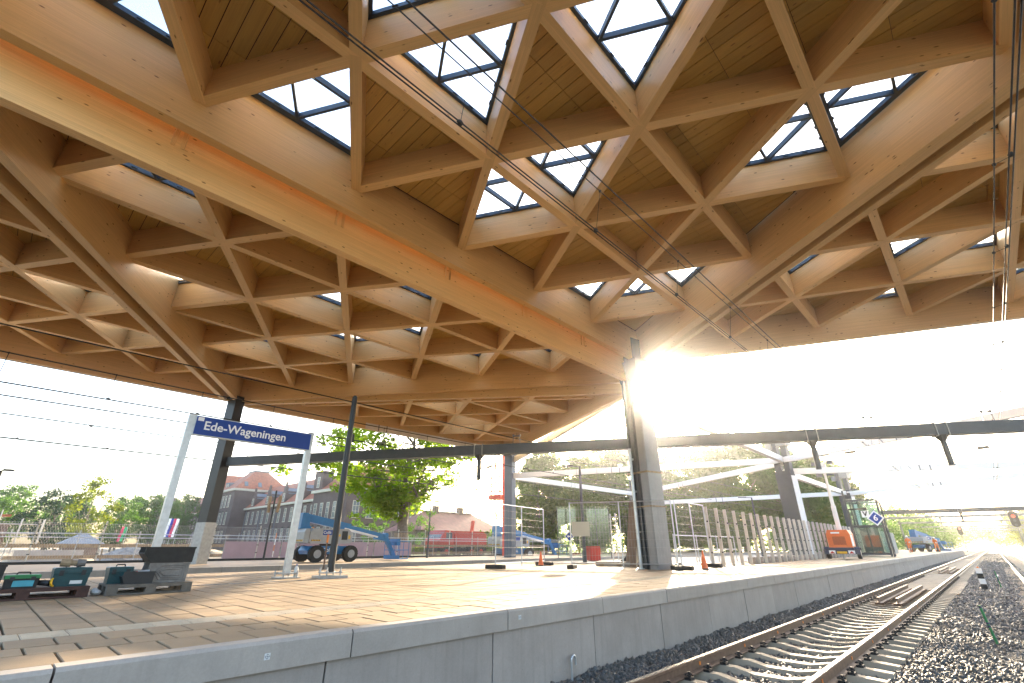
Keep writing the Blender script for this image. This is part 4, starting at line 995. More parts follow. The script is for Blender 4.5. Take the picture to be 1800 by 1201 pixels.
for sx, z in ((-1, 5.55), (1, 5.6), (-1, 5.15), (1, 5.2), (-.7, 4.85), (.7, 4.9)):
    mb = MB(); mb.add([(sx * .42 + .05 - .17, .3, z - .12), (sx * .42 + .05 + .17, .3, z - .12), (sx * .42 + .05 + .17, .3, z + .12), (sx * .42 + .05 - .17, .3, z + .12), (sx * .42 + .05 - .1, .5, z - .07), (sx * .42 + .05 + .1, .5, z - .07), (sx * .42 + .05 + .1, .5, z + .07), (sx * .42 + .05 - .1, .5, z + .07)], [(0, 1, 2, 3), (7, 6, 5, 4), (0, 4, 5, 1), (1, 5, 6, 2), (2, 6, 7, 3), (3, 7, 4, 0)]); mb.build('floodlight', M['steel_dark'], t)
# ---- red truck with tank body and orange arm
t = thing('red_truck', 'red mobile crane truck behind the fences in front of the low tiled house', 'truck', (-36.5, 31.0, .55), R(90))
mb = MB(); mb.extr([(-2.9, .75), (-1.3, .75), (-1.3, 2.15), (-2.3, 2.2), (-2.75, 1.55), (-2.95, 1.4)], 'y', -1.1, 1.1); mb.build('cab', M['red'], t)
mb = MB(); mb.add([(-2.335, -.95, 2.12), (-2.335, .95, 2.12), (-2.76, .95, 1.57), (-2.76, -.95, 1.57)], [(0, 1, 2, 3)])
mb.box(-2.2, -1.5, 1.101, 1.108, 1.45, 2.0); mb.box(-2.2, -1.5, -1.108, -1.101, 1.45, 2.0); mb.build('cab_window', M['winglass'], t)
mb = MB(); mb.extr([(-1.1, 1.0), (2.9, 1.0), (2.9, 1.9), (2.5, 2.15), (-1.0, 2.15), (-1.1, 1.9)], 'y', -1.0, 1.0); mb.build('body', M['red'], t)
mb = MB(); mb.box(-2.9, 3.0, -.9, .9, .5, .74); mb.build('frame', M['steel_black'], t)
mb = MB(); mb.bar((2.3, .6, 1.6), (2.5, .6, 3.2), .28, .22); mb.build('folded_arm', M['crane_red'], t)
mb = MB(); mb.box(-2.92, -2.2, 1.1, 1.115, .85, .97); mb.build('warning_strip', M['yellow'], t)
mb = MB(); mb.box(-.9, 2.6, .8, 1.05, .78, .98); mb.build('side_locker', M['lift_grey'], t)
for x in (-2.1, .9, 2.1):
    for y in (-.95, .95):
        mb = MB(); mb.cyl((x, y - .17, .42), (x, y + .17, .42), .46, .46, 16); w = mb.build('wheel', M['rubber'], t)
        mb = MB(); mb.cyl((x, y + (.14 if y > 0 else -.14), .42), (x, y + (.18 if y > 0 else -.18), .42), .22, .22, 12); mb.build('rim', M['red'], w)
# ---- traffic cones
def cone(label, loc, h):
    t = thing('traffic_cone', label, 'traffic cone', loc, R(20))
    mb = MB(); mb.cyl((0, 0, .03), (0, 0, h), h * .2, h * .035, 14); mb.build('cone_body', M['cone'], t)
    mb = MB(); s = h * .29; mb.box(-s, s, -s, s, 0, .032); mb.build('base', M['black_plastic'], t)
cone('orange traffic cone on the platform in front of the grey fence, right of the pillar', (-7.0, 16.48, .76), .55)
cone('orange traffic cone beside the rubber foot of the left mesh fence', (-12.64, 14.94, .76), .50)
# ---- cabinet, boards, crane mast
t = thing('red_cabinet', 'small red cabinet behind the mesh fence left of the pillar', 'cabinet', (-14.6, 21.3, .76), R(-35))
mb = MB(); mb.box(-.33, .33, -.25, .25, .04, .68); mb.build('body', M['red'], t)
mb = MB(); mb.box(-.29, .29, -.262, -.251, .08, .64); mb.build('door', M['red'], t)
mb = MB(); mb.box(-.2, .2, -.2, .2, 0, .039); mb.build('plinth', M['steel_black'], t)
t = thing('board_sheet', 'large brown board leaning upright against the left side of the pillar', 'board', (-9.75, 16.6, .76), R(-36))
mb = MB(); mb.bar((0, 0, 0), (.05, .35, 2.3), .95, .03, 0, (0, -1, .1)); mb.build('sheet', M['brown_board'], t)
mb = MB(); mb.bar((.5, -.02, 0), (.55, .33, 2.3), .04, .05, 0, (0, -1, .1)); mb.build('edge_batten', M['cream'], t)
t = thing('crane_mast', 'red lattice mast standing behind the slate blue column', 'crane', (-27.4, 27.2, .5), R(20))
for x, y in ((-.35, -.35), (.35, -.35), (.35, .35), (-.35, .35)):
    mb = MB(); mb.bar((x, y, 4.6), (x, y, 12.5), .07, .07); mb.build('chord', M['crane_red'], t)
mb = MB(); z = 4.8; s = 1
while z < 12.3:
    for (a, b) in (((-.35, -.35), (.35, -.35)), ((.35, -.35), (.35, .35)), ((.35, .35), (-.35, .35)), ((-.35, .35), (-.35, -.35))):
        if s < 0: a, b = b, a
        mb.cyl((*a, z), (*b, z + .55), .025, .025, 4)
    z += .55; s = -s
kind(mb.build('lattice_bars', M['crane_red'], t), 'stuff')
mb = MB(); mb.box(-.5, .5, -.5, .5, 4.3, 4.62); mb.bar((.6, 0, 0), (.6, 0, 12.4), .14, .14); mb.build('mast_foot', M['crane_red'], t)
# ---- items along the track
t = thing('gauge_hook', 'bent white metal pipe end sticking up against the platform wall', 'pipe', (-4.36, 5.72, -.16), 0)
mb = MB(); pts = [(0, 0, 0), (0, 0, .25)] + [(0, .045 - .045 * math.cos(a), .25 + .06 * math.sin(a)) for a in np.linspace(.3, 2.9, 8)] + [(0, .09, .20)]
mb.tube(pts, .014, 8); mb.build('pipe', M['alu'], t)
def stake(label, loc, h, tilt):
    t = thing('green_stake', label, 'stake', loc, 0); mb = MB(); mb.cyl((0, 0, 0), (tilt * h, 0, h), .022, .022, 8); mb.build('rod', M['green_plastic'], t)
    mb = MB()
    for f in (.42, .5, .93): mb.cyl((tilt * h * f, 0, h * f), (tilt * h * (f + .05), 0, h * (f + .05)), .026, .026, 8)
    mb.build('band', M['navy'], t)
stake('nearer green stake with dark bands leaning in the ballast right of the track', (-.45, 13.5, -.2), .62, -.1)
stake('farther green stake beside the black and white marker post', (-.25, 31.0, -.2), .7, -.05)
t = thing('marker_post', 'low black and white marker post standing in the ballast', 'marker', (-.75, 29.5, -.2), R(-5))
for k in range(4):
    mb = MB(); mb.box(-.1, .1, -.03, .03, k * .2, k * .2 + .198); mb.build('band', M['steel_black'] if k % 2 == 0 else M['white'], t)
mb = MB(); mb.cyl((0, 0, .8), (0, 0, .86), .05, .02, 8); mb.build('cap', M['orange_plastic'], t)
mb = MB(); mb.box(-.05, .05, -.5, .5, 0, .03); o = mb.build('cable_duct_lid', M['white']); o.location = (-.35, 43, -.19); tag(o, 'white strip lying in the ballast beyond the marker post', 'strip')
def signal(label, loc, h, sc=1.0):
    t = thing('railway_signal', label, 'railway signal', loc, 0)
    mb = MB(); mb.cyl((0, 0, 0), (0, 0, h), .07, .07, 8); mb.build('post', M['steel_mid'], t)
    mb = MB(); n = 12; w = .34 * sc; hh = .75 * sc
    prof = [(w * math.cos(a), hh * .55 * (1 if math.sin(a) >= 0 else -1) + w * math.sin(a)) for a in np.linspace(0, 2 * PI, 20, endpoint=False)]
    mb.extr([(x, z + h + hh) for x, z in prof], 'y', -.08, .04); mb.build('screen', M['steel_black'], t)
    mb = MB(); mb.cyl((0, -.16, h + hh + .25 * sc), (0, -.085, h + hh + .25 * sc), .15 * sc, .15 * sc, 12); mb.build('red_lamp', M['lamp_red'], t)
    for dz in (-.15, -.55):
        mb = MB(); mb.cyl((0, -.14, h + hh + dz * sc), (0, -.085, h + hh + dz * sc), .12 * sc, .12 * sc, 10); mb.build('dark_lamp', M['steel_dark'], t)
    mb = MB(); mb.box(-.12, .12, -.2, .2, h * .25, h * .45); mb.build('relay_box', M['galv'], t)
signal('red railway signal at the end of the left platform', (-4.5, 150, .3), 3.4, 1.3)
signal('red railway signal on the tall post at the right border of the tracks', (3.0, 95, -.2), 4.0, 1.35)
# ---- platform signs and lift shaft
t = thing('platform_number_sign', 'blue diamond sign with number 6 beside the glass lift shaft', 'sign', (-5.62, 44.0, .76), R(5))
mb = MB(); mb.cyl((.45, 0.03, 0), (.45, 0.03, 2.5), .05, .05, 8); mb.build('post', M['steel_dark'], t)
mb = MB(); mb.extr([(0, 2.02), (.52, 2.54), (0, 3.06), (-.52, 2.54)][::1], 'y', -.04, .0); mb.build('white_border', M['white'], t)
mb = MB(); mb.extr([(0, 2.13), (.41, 2.54), (0, 2.95), (-.41, 2.54)], 'y', -.055, -.041); mb.build('blue_face', M['ns_blue'], t)
text('numeral', '6', .55, M['white'], t, face_matrix((0, -.06, 2.54), (1, 0, 0)), .01, align='CENTER')
t = thing('track_access_sign', 'angled black post with a small V sign hanging from its arm', 'sign', (-6.75, 41.5, .76), 0)
mb = MB(); mb.bar((0, 0, 0), (0, 0, 3.05), .1, .1); mb.bar((0, 0, 3.05), (1.05, 0, 3.05), .09, .09, 0, (0, 0, 1)); mb.bar((.9, 0, 3.05), (1.1, 0, 3.05), .14, .16); mb.build('post', M['steel_black'], t)
mb = MB(); mb.box(.72, 1.14, -.02, .02, 2.5, 2.92); mb.build('sign_plate', M['white'], t)
text('letter', 'V', .42, M['steel_black'], t, face_matrix((.93, -.025, 2.71), (1, 0, 0)), .015, align='CENTER')
mb = MB(); mb.bar((-.02, -.1, 0), (.1, -.5, .65), .05, .05); mb.build('foot_strut', M['steel_black'], t)
t = thing('lift_shaft', 'green glass lift shaft with dark frame on the platform', 'lift shaft', (-6.6, 47.2, .76), R(3))
sx, sy, hh = 1.0, 1.4, 3.95
for x in (-sx, sx):
    for y in (-sy, sy): mb = MB(); mb.box(x - .07, x + .07, y - .07, y + .07, 0, hh); mb.build('post', M['steel_dark'], t)
for z in (0.1, 2.0, hh - .12):
    mb = MB()
    for y in (-sy, sy): mb.box(-sx + .071, sx - .071, y - .06, y + .06, z, z + .14)
    for x in (-sx, sx): mb.box(x - .06, x + .06, -sy + .071, sy - .071, z, z + .14)
    mb.build('ring_beam', M['steel_dark'], t)
for z0, z1_ in ((.25, 1.99), (2.14, hh - .13)):
    for y in (-sy, sy):
        for a, b in ((-sx + .08, -.02), (.02, sx - .08)): mb = MB(); mb.box(a, b, y - .01, y + .01, z0, z1_); mb.build('glass_pane', M['green_glass'], t)
    for x in (-sx, sx):
        for a, b in ((-sy + .08, -.02), (.02, sy - .08)): mb = MB(); mb.box(x - .01, x + .01, a, b, z0, z1_); mb.build('glass_pane', M['green_glass'], t)
mb = MB(); mb.box(-sx - .05, sx + .05, -sy - .05, sy + .05, hh + .02, hh + .12); mb.build('roof', M['green_glass'], t)
mb = MB(); mb.box(-.7, .5, .2, 1.1, .25, 1.95); mb.build('lift_car', M['steel_mid'], t)
t = thing('glass_shelter', 'glass waiting shelter behind the mesh fence, left of the tall lamp post', 'shelter', (-18.6, 26.2, .76), R(40))
for k in range(4):
    mb = MB(); mb.box(-1.6 + k * .82, -1.6 + k * .82 + .8, 0, .016, .1, 2.9); mb.build('glass_pane', M['green_glass'], t)
for k in range(5):
    mb = MB(); mb.box(-1.64 + k * .82, -1.60 + k * .82, -.03, .045, 0, 2.95); mb.build('post', M['steel_dark'], t)
mb = MB(); mb.box(-1.7, 1.75, -.1, 1.3, 2.96, 3.02); mb.build('roof', M['green_glass'], t)
# survey target stickers on the kerb face
for (y, z), l in zip(((1.83, .655), (4.76, .665)), ('small square survey sticker on the kerb face, the nearer one', 'small square survey sticker on the kerb face, the farther one')):
    t = thing('survey_sticker', l, 'sticker', (-4.3765, y, z), 0, 'survey stickers on the kerb')
    mb = MB(); mb.box(-.0005, .0005, -.022, .022, -.022, .022); mb.build('sheet', M['label'], t)
    mb = MB(); mb.ring((.0012, 0, 0), (1, 0, 0), .014, .0012, 16, 4); mb.box(.0008, .0018, -.02, .02, -.0012, .0012); mb.box(.0019, .0025, -.0012, .0012, -.02, .02); mb.build('target_mark', M['navy'], t)
# a few fallen leaves and scraps on the kerb and slabs
rr = random.Random(9); mb = MB()
for k in range(40):
    s_ = rr.uniform(.010, .026); a = rr.random() * 6; c, n_ = math.cos(a), math.sin(a); x, y = -4.45 - rr.random() ** 2 * 3.5, rr.uniform(.8, 10)
    q = [(-s_, 0, .002), (0, -s_ * .6, .006), (s_, 0, .001), (0, s_ * .6, .005)]
    mb.add([(x + u * c - v * n_, y + u * n_ + v * c, .766 + w) for u, v, w in q], [(0, 1, 2, 3)], 0 if k % 3 else 1)
kind(mb.build('fallen_leaves', [M['wood_plank'], M['orange_plastic']]), 'stuff')
# ------------------------------------------------------------------ fences and site edge
def mesh_panel(label, a, b, h=2.0, z0=.80, mids=1, step=.10, hs=.24, group='temporary mesh fence panels', foot=True, th=.0028):
    A = Vector((a[0], a[1], 0)); B = Vector((b[0], b[1], 0)); d = (B - A); L = d.length; d /= L
    t = thing('mesh_fence', label, 'fence', (a[0], a[1], z0), math.atan2(d.y, d.x), group)
    for k in range(mids + 2):
        x = L * k / (mids + 1); mb = MB(); mb.cyl((x, 0, -.02), (x, 0, h), .021, .021, 8); mb.build('post', M['alu'], t)
    for z in (.12, h - .02):
        mb = MB(); mb.cyl((.02, 0, z), (L - .02, 0, z), .018, .018, 6); mb.build('rail', M['alu'], t)
    mb = MB(); n = int(L / step)
    for k in range(1, n): mb.cyl((k * step, 0, .12), (k * step, 0, h), th, th, 3, 0, False)
    for k in range(1, int(h / hs)): mb.cyl((0, .006, .12 + k * hs), (L, .006, .12 + k * hs), th, th, 3, 0, False)
    kind(mb.build('wire_mesh', M['galv'], t), 'stuff')
    if foot:
        for x in (0, L):
            mb = MB(); mb.box(x - .11, x + .11, -.34, .34, -.038, .085, ch=.02); mb.build('foot_block', M['rubber'], t)
    return t
mesh_panel('mesh fence panel left of the lamp post, in front of the second boom lift', (-12.17, 12.05), (-12.85, 15.4), 2.02, .80)
mesh_panel('wide mesh fence panel in front of the pillar and the red cabinet', (-10.4, 13.9), (-7.35, 15.35), 2.05, .80)
mesh_panel('short mesh fence panel linking the pillar to the row of grey posts', (-7.3, 15.5), (-7.42, 18.1), 2.05, .80)
t = thing('notice_board', 'beige notice sheet tied to the wide mesh fence panel', 'notice', (-9.75, 14.14, 1.75), math.atan2(1.45, 3.05))
mb = MB(); mb.box(-.62, -.02, -.022, -.008, 0, .46); mb.build('sheet', M['cream'], t)
t = thing('direction_sign', 'small blue diamond sign with white arrow left of the beige notice', 'sign', (-15.5, 20.6, 1.9), R(40))
mb = MB(); mb.extr([(0, -.25), (.25, 0), (0, .25), (-.25, 0)], 'y', -.02, .0); mb.build('white_border', M['white'], t)
mb = MB(); mb.extr([(0, -.2), (.2, 0), (0, .2), (-.2, 0)], 'y', -.03, -.021); mb.build('blue_face', M['ns_blue'], t)
mb = MB(); mb.box(-.07, .11, -.036, -.031, -.025, .025); mb.add([(-.12, -.034, 0), (-.05, -.034, -.08), (-.05, -.034, .08)], [(0, 1, 2)]); mb.build('arrow', M['white'], t)
mb = MB(); mb.cyl((0, .03, -1.14), (0, .03, .3), .025, .025, 6); mb.build('post', M['galv'], t)
# grey post fence along the work area
t = thing('post_fence', 'long row of tall beige grey posts with wire mesh beside the work area', 'fence', (-7.45, 18.3, .76))
pb = MB(); pb.box(-.06, .06, -.025, .025, -.03, 2.04)
pbm = pb.mesh('post', M['post']) if 'post' in M else None
cb = MB()
for z in (.45, .95, 1.5): cb.box(.02, .075, -.045, -.026, z, z + .05)
cbm = cb.mesh('clip_set', M['steel_black'])
fb = MB(); fb.box(-.16, .16, -.2, .2, 0, .26, ch=.02); fbm = fb.mesh('foot_block', M['wallc'])
for i in range(52):
    y = i * 1.0; x = -.006 * y
    o = link('post', pbm, t); o.location = (x, y, 0); o.rotation_euler = (random.uniform(-.012, .012), random.uniform(-.012, .012), random.uniform(-.2, .2))
    if i < 40: c = link('clip', cbm, t); c.location = (x, y, 0); kind(c, 'stuff')
    if 5 <= i < 30: f = link('foot_block', fbm, t); f.location = (x - .22, y, 0)
mb = MB()
for k in range(0, 500): 
    y = k * .104; mb.cyl((-.006 * y, y, .1), (-.006 * y, y, 2.0), .0026, .0026, 3, 0, False)
for k in range(9): mb.cyl((0, 0, .12 + k * .23), (-.31, 51.5, .12 + k * .23), .0028, .0028, 3, 0, False)
kind(mb.build('wire_mesh', M['galv'], t), 'stuff')
# white tube guard behind the first posts
t = thing('guard_rail', 'galvanised tube guard seen through the grey post fence', 'guard rail', (-9.4, 19.5, .76))
for y in (0, 2.2, 4.4, 6.6):
    mb = MB(); mb.cyl((0, y, 0), (0, y, 1.15), .024, .024, 6); mb.build('post', M['alu'], t)
for z in (.55, 1.1): mb = MB(); mb.cyl((0, 0, z), (0, 6.6, z), .022, .022, 6); mb.build('rail', M['alu'], t)
mb = MB(); mb.box(-15.2, -8.9, 17.6, 46, .757, .775); 
pit = kind(mb.build('work_pit_slab', M['kerb']), 'structure')
t = thing('timber_edge', 'low concrete edge with timber blocks around the work area behind the fence', 'edge', (-11.0, 16.2, .76), math.atan2(1.45, 3.05))
mb = MB(); mb.box(0, 3.1, -.1, .1, 0, .16); mb.build('concrete_edge', M['kerb'], t)
for k in range(5): mb = MB(); mb.box(.15 + k * .62, .32 + k * .62, -.16, -.102, .02, .1); mb.build('timber_block', M['wood_plank'], t)
# stack of sheet rolls behind mesh (dark pipe curve)
t = thing('pipe_bundle', 'dark curved pipe bundle lying behind the mesh fence next to the red cabinet', 'pipes', (-13.2, 21.5, .76), R(-35))
for k in range(4):
    mb = MB(); pts = [(.2 + .9 * math.sin(a) + k * .03, k * .14, .05 + .95 * (1 - math.cos(a)) * .8) for a in np.linspace(0, 1.75, 9)]
    mb.tube(pts, .07, 8); mb.build('pipe', M['steel_black'], t)
t = thing('ladder_rack', 'grey steel rack with many horizontal bars behind the wide mesh panel', 'rack', (-12.0, 19.0, .76), R(-35))
for x in (0, .55): mb = MB(); mb.cyl((x, 0, 0), (x, 0, 2.0), .025, .025, 6); mb.build('upright', M['alu'], t)
for k in range(9): mb = MB(); mb.cyl((-.1, 0, .5 + k * .17), (.7, 0, .5 + k * .17), .014, .014, 5); mb.build('rung', M['alu'], t)
# chain link fence behind the second platform
t = thing('chain_link_fence', 'long chain link fence with pale slanting looking posts behind the second platform', 'fence', (-28.57, -12, .86))
for i in range(19):
    y = .37 + i * 2.2; mb = MB(); mb.cyl((0, y, 0), (0, y, 1.55), .028, .028, 8); mb.ball((0, y, 1.56), .04, 0, 6, 4); po = mb.build('post', M['post'], t)
    mb = MB()
    for z in (.25, .62, 1.0, 1.4): mb.box(-.045, .045, y - .045, y + .045, z, z + .03)
    mb.build('clamp', M['steel_black'], po)
mb = MB(); L = 41.0; hh = 1.5; s = .085
k = 0
while k * s < L:
    y = k * s
    mb.cyl((0, y, .02), (0, min(y + hh * .42, L), hh), .0030, .0030, 3, 0, False); mb.cyl((.004, y, hh), (.004, min(y + hh * .42, L), .02), .0030, .0030, 3, 0, False); k += 1
for z in (.05, 1.48): mb.cyl((0, 0, z), (0, L, z), .006, .006, 4, 0, False)
kind(mb.build('wire_mesh', M['galv'], t), 'stuff')
# site guard rail: tubes and planks
t = thing('site_guard_rail', 'guard rail of steel tubes and two weathered planks along the dug site', 'guard rail', (-33.6, -14, .42))
for i in range(24):
    y = i * 2.5; mb = MB(); mb.cyl((0, y, -.3), (0, y, 1.75), .024, .024, 6); mb.build('post', M['galv'], t)
for z in (1.42, 1.60):
    mb = MB(); mb.cyl((.03, 0, z), (.03, 58, z), .024, .024, 6); mb.build('tube', M['alu'], t)
for k in range(12):
    for z in (.42, .95):
        mb = MB(); y = k * 4.9; mb.box(-.075, -.03, y, y + 4.88, z + random.uniform(-.01, .01), z + .17); mb.build('plank', M['wood_plank'], t)
for k in range(12):
    mb = MB(); y = 1.5 + k * 4.3; mb.bar((-.15, y, -.2), (-.15, y + random.uniform(-.1, .3), .9), .12, .05); mb.build('strut_board', M['wood_plank'], t)
t = thing('banner', 'faded pink site banner hanging behind the boom lift', 'banner', (-31.0, 9.5, .5))
for k in range(4):
    mb = MB(); n = 8
    vs = []; y0 = k * 3.15
    for i in range(n + 1):
        yy = y0 + 3.08 * i / n; w = .03 * math.sin(i * 1.9 + k)
        vs += [(w, yy, .05), (w * .3, yy, 1.18)]
    mb.add(vs, [(2 * i, 2 * i + 2, 2 * i + 3, 2 * i + 1) for i in range(n)]); mb.build('banner_sheet', M['pink'], t)
for k in range(5): mb = MB(); mb.cyl((.05, k * 3.12, -.1), (.05, k * 3.12, 1.45), .02, .02, 6); mb.build('post', M['galv'], t)
# flags, sheds, piles, scaffold on the left
def flag(label, loc, h, cols, w=.85):
    t = thing('flag', label, 'flag', loc, R(-78)); mb = MB(); mb.cyl((0, 0, 0), (0, 0, h), .03, .02, 6); mb.build('pole', M['alu'], t)
    n = len(cols); fh = h * .52
    for k, c in enumerate(cols):
        mb = MB(); a = .04 + w * k / n; b = .04 + w * (k + 1) / n
        vs = []
        for i in range(7):
            z = h - fh * i / 6; s = .05 * math.sin(i * 1.1); vs += [(a + .15 * (i / 6), s, z), (b + .15 * (i / 6), s * 1.2, z)]
        mb.add(vs, [(2 * i, 2 * i + 2, 2 * i + 3, 2 * i + 1) for i in range(6)]); mb.build('cloth_stripe', c, t)
FG = plain('flag_green', (0.0, .34, .13), .7); FR = plain('flag_crimson', (.55, .02, .10), .7); FBl = plain('flag_blue', (.03, .05, .40), .7); FW = M['white']
flag('green and crimson vertical flag on the construction site', (-75, 12.0, .42), 3.1, [FG, FR], .55)
flag('blue and white banner flag, first beside the left sign post', (-75, 15.9, .42), 4.2, [FBl, FBl], .6)
flag('blue banner flag with white edge next to the left sign post', (-75, 16.5, .42), 4.2, [FBl, FW], .55)
flag('white and crimson banner flag at the end of the flag row', (-75, 17.1, .42), 4.2, [FW, FR], .6)
t = thing('site_shed', 'low shed with blue grey hipped roof on the construction site', 'shed', (-60, 6.5, .42), 0)
mb = MB(); mb.box(-1.4, 1.4, -1.2, 1.2, 0, 1.1); mb.build('wall', M['brick2'], t)
mb = MB(); mb.add([(-1.8, -1.7, 1.1), (1.8, -1.7, 1.1), (1.8, 1.7, 1.1), (-1.8, 1.7, 1.1), (0, -.35, 2.0), (0, .35, 2.0)], [(0, 1, 4), (1, 2, 5, 4), (2, 3, 5), (3, 0, 4, 5), (3, 2, 1, 0)]); mb.build('roof', M['slate'], t)
def pile(label, loc, r, h, mat, seed):
    rr = random.Random(seed); mb = MB(); n, m = 18, 7; vs = [(0, 0, h)]
    for j in range(1, m + 1):
        for i in range(n):
            a = 2 * PI * i / n; q = r * j / m * (1 + rr.uniform(-.12, .12)); vs.append((q * math.cos(a) * 1.0, q * math.sin(a) * 1.5, h * (1 - (j / m) ** 1.3) * (1 + rr.uniform(-.12, .12)) if j < m else -.05))
    fs = [(0, 1 + i, 1 + (i + 1) % n) for i in range(n)]
    for j in range(m - 1):
        o = 1 + j * n; fs += [(o + i, o + n + i, o + n + (i + 1) % n, o + (i + 1) % n) for i in range(n)]
    mb.add(vs, fs); o = mb.build('rubble_pile', mat, None); o.location = loc; tag(o, label, 'heap'); return o
pile('grey rubble heap behind the plank guard rail, below the shed roof', (-44, 8.2, .40), 2.2, 1.2, M['rubble'], 3)
pile('brown sand heap at the left end of the plank guard rail', (-42, 3.4, .40), 1.8, .8, M['sand'], 5)
pile('pale sand heap behind the plank guard rail near the black column', (-46, 12.4, .40), 2.6, .9, M['sand'], 8)
t = thing('concrete_barrier', 'pale concrete barrier block on the site at the left photo border', 'barrier', (-40, 1.6, .42), 0)
mb = MB(); mb.extr([(-.3, 0), (.3, 0), (.12, .8), (-.12, .8)], 'y', 0, 3.0); mb.build('block', M['kerb'], t)
t = thing('scaffold', 'scaffold with rust brown decks around a half demolished wall at the left photo border', 'scaffold', (-55, -3.2, .42), 0)
for x in (-1.2, 0):
    for k in range(6): mb = MB(); mb.cyl((x, k * 1.3, 0), (x, k * 1.3, 3.0 if k > 3 else 3.6), .04, .04, 6); mb.build('standard', M['galv'], t)
for z in (1.0, 1.9, 2.6):
    for x in (-1.2, 0): mb = MB(); mb.cyl((x, 0, z), (x, 6.5, z), .035, .035, 6); mb.build('ledger', M['galv'], t)
for z in (1.05, 1.95): mb = MB(); mb.box(-1.2, 0, 0, 6.5, z, z + .05); mb.build('deck', M['wood_plank'], t)
mb = MB(); mb.box(-3.4, -1.5, -2.0, 4.6, 0, 2.6); mb.box(-3.4, -1.5, -2.0, 3.9, 2.6, 3.2); mb.build('wall', M['brick2'], t)
mb = MB(); mb.box(-3.6, -1.3, -2.0, 4.5, 3.21, 3.32); mb.build('roof_slab', M['rooftile'], t)
mb = MB(); mb.box(-120, -36, 24, 41, .42, .6); kind(mb.build('lawn', M['grassm']), 'structure')
t = thing('red_white_post', 'thin red and white survey pole in front of the brick building', 'pole', (-30.2, 11.9, .86))
for k in range(4): mb = MB(); mb.cyl((0, 0, k * .32), (0, 0, k * .32 + .315), .025, .025, 6); mb.build('band', M['orange_plastic'] if k % 2 else M['white'], t)
t = thing('orange_stake', 'rusty orange stake standing in the trough before the boom lift wheels', 'stake', (-16.2, 8.1, -.2), 0)
mb = MB(); mb.cyl((0, 0, 0), (-.02, 0, 1.75), .03, .03, 7); mb.build('rod', M['railside'], t)
mb = MB(); mb.cyl((-.02, 0, 1.751), (-.02, 0, 2.0), .036, .036, 7); mb.build('tip', M['orange_plastic'], t)
# ------------------------------------------------------------------ brick barracks, tiled house
def wall_box(mb, x0, x1, y0, y1, z0, z1):
    L = [(x0, y0), (x1, y0), (x1, y1), (x0, y1)]
    for k in range(4):
        a, b = L[k], L[(k + 1) % 4]; d = math.hypot(b[0] - a[0], b[1] - a[1])
        mb.add([(*a, z0), (*b, z0), (*b, z1), (*a, z1)], [(0, 1, 2, 3)], 0, [[(0, z0), (d, z0), (d, z1), (0, z1)]])
    mb.add([(*p, z1) for p in L], [(0, 1, 2, 3)])
_win = {}
def win_mesh(w, h, arch):
    key = (w, h, arch)
    if key in _win: return _win[key]
    f = MB(); t = .1
    f.box(-w / 2, -w / 2 + t, -.06, .02, 0, h); f.box(w / 2 - t, w / 2, -.06, .02, 0, h); f.box(-w / 2 + t, w / 2 - t, -.06, .02, h - t, h); f.box(-w / 2 - .08, w / 2 + .08, -.12, .02, -.12, 0)
    f.box(-.035, .035, -.045, .015, 0, h - t); 
    for q in (.36, .68): f.box(-w / 2 + t, -.036, -.045, .015, h * q, h * q + .06); f.box(.036, w / 2 - t, -.045, .015, h * q, h * q + .06)
    p = MB(); p.box(-w / 2 + t, w / 2 - t, -.02, .01, 0, h - t)
    a = None
    if arch:
        a = MB(); n = 7; pts = [(w / 2 * math.cos(PI * i / n), h + .02 + w * .36 * math.sin(PI * i / n)) for i in range(n + 1)]
        a.extr([(x, z) for x, z in pts][::1], 'y', -.05, .02); a = a.mesh('arch', M['gap'])
    _win[key] = (f.mesh('window', M['cream']), p.mesh('pane', M['winglass']), a); return _win[key]
def window(parent, x, y, z, w, h, rz=0.0, arch=False):
    f, p, a = win_mesh(w, h, arch)
    o = link('window', f, parent); o.location = (x, y, z); o.rotation_euler = (0, 0, rz)
    q = link('pane', p, o)
    if a: link('arch', a, o)
def gable(mb, x0, x1, y0, y1, ze, zr, over=.4):
    """roof with ridge along x"""
    ym = (y0 + y1) / 2
    mb.add([(x0, y0 - over, ze), (x1, y0 - over, ze), (x1, y1 + over, ze), (x0, y1 + over, ze), (x0, ym, zr), (x1, ym, zr)], [(0, 1, 5, 4), (2, 3, 4, 5), (0, 4, 3), (1, 2, 5), (3, 2, 1, 0)])
G0 = .3
bl = thing('brick_building', 'long purple brick barracks with orange tiled roofs, hipped tower and tall cream windows', 'building', (-120, 46, G0))
# pieces are given in world coordinates relative to org
def bx(x0, x1, y0, y1, z0, z1, mat, name):
    mb = MB(); wall_box(mb, x0 + 120, x1 + 120, y0 - 46, y1 - 46, z0 - G0, z1 - G0); return mb.build(name, M[mat], bl)
def part(mb, name, mat): 
    mb.v = [(p[0] + 120, p[1] - 46, p[2] - G0) for p in mb.v]; return mb.build(name, M[mat], bl)
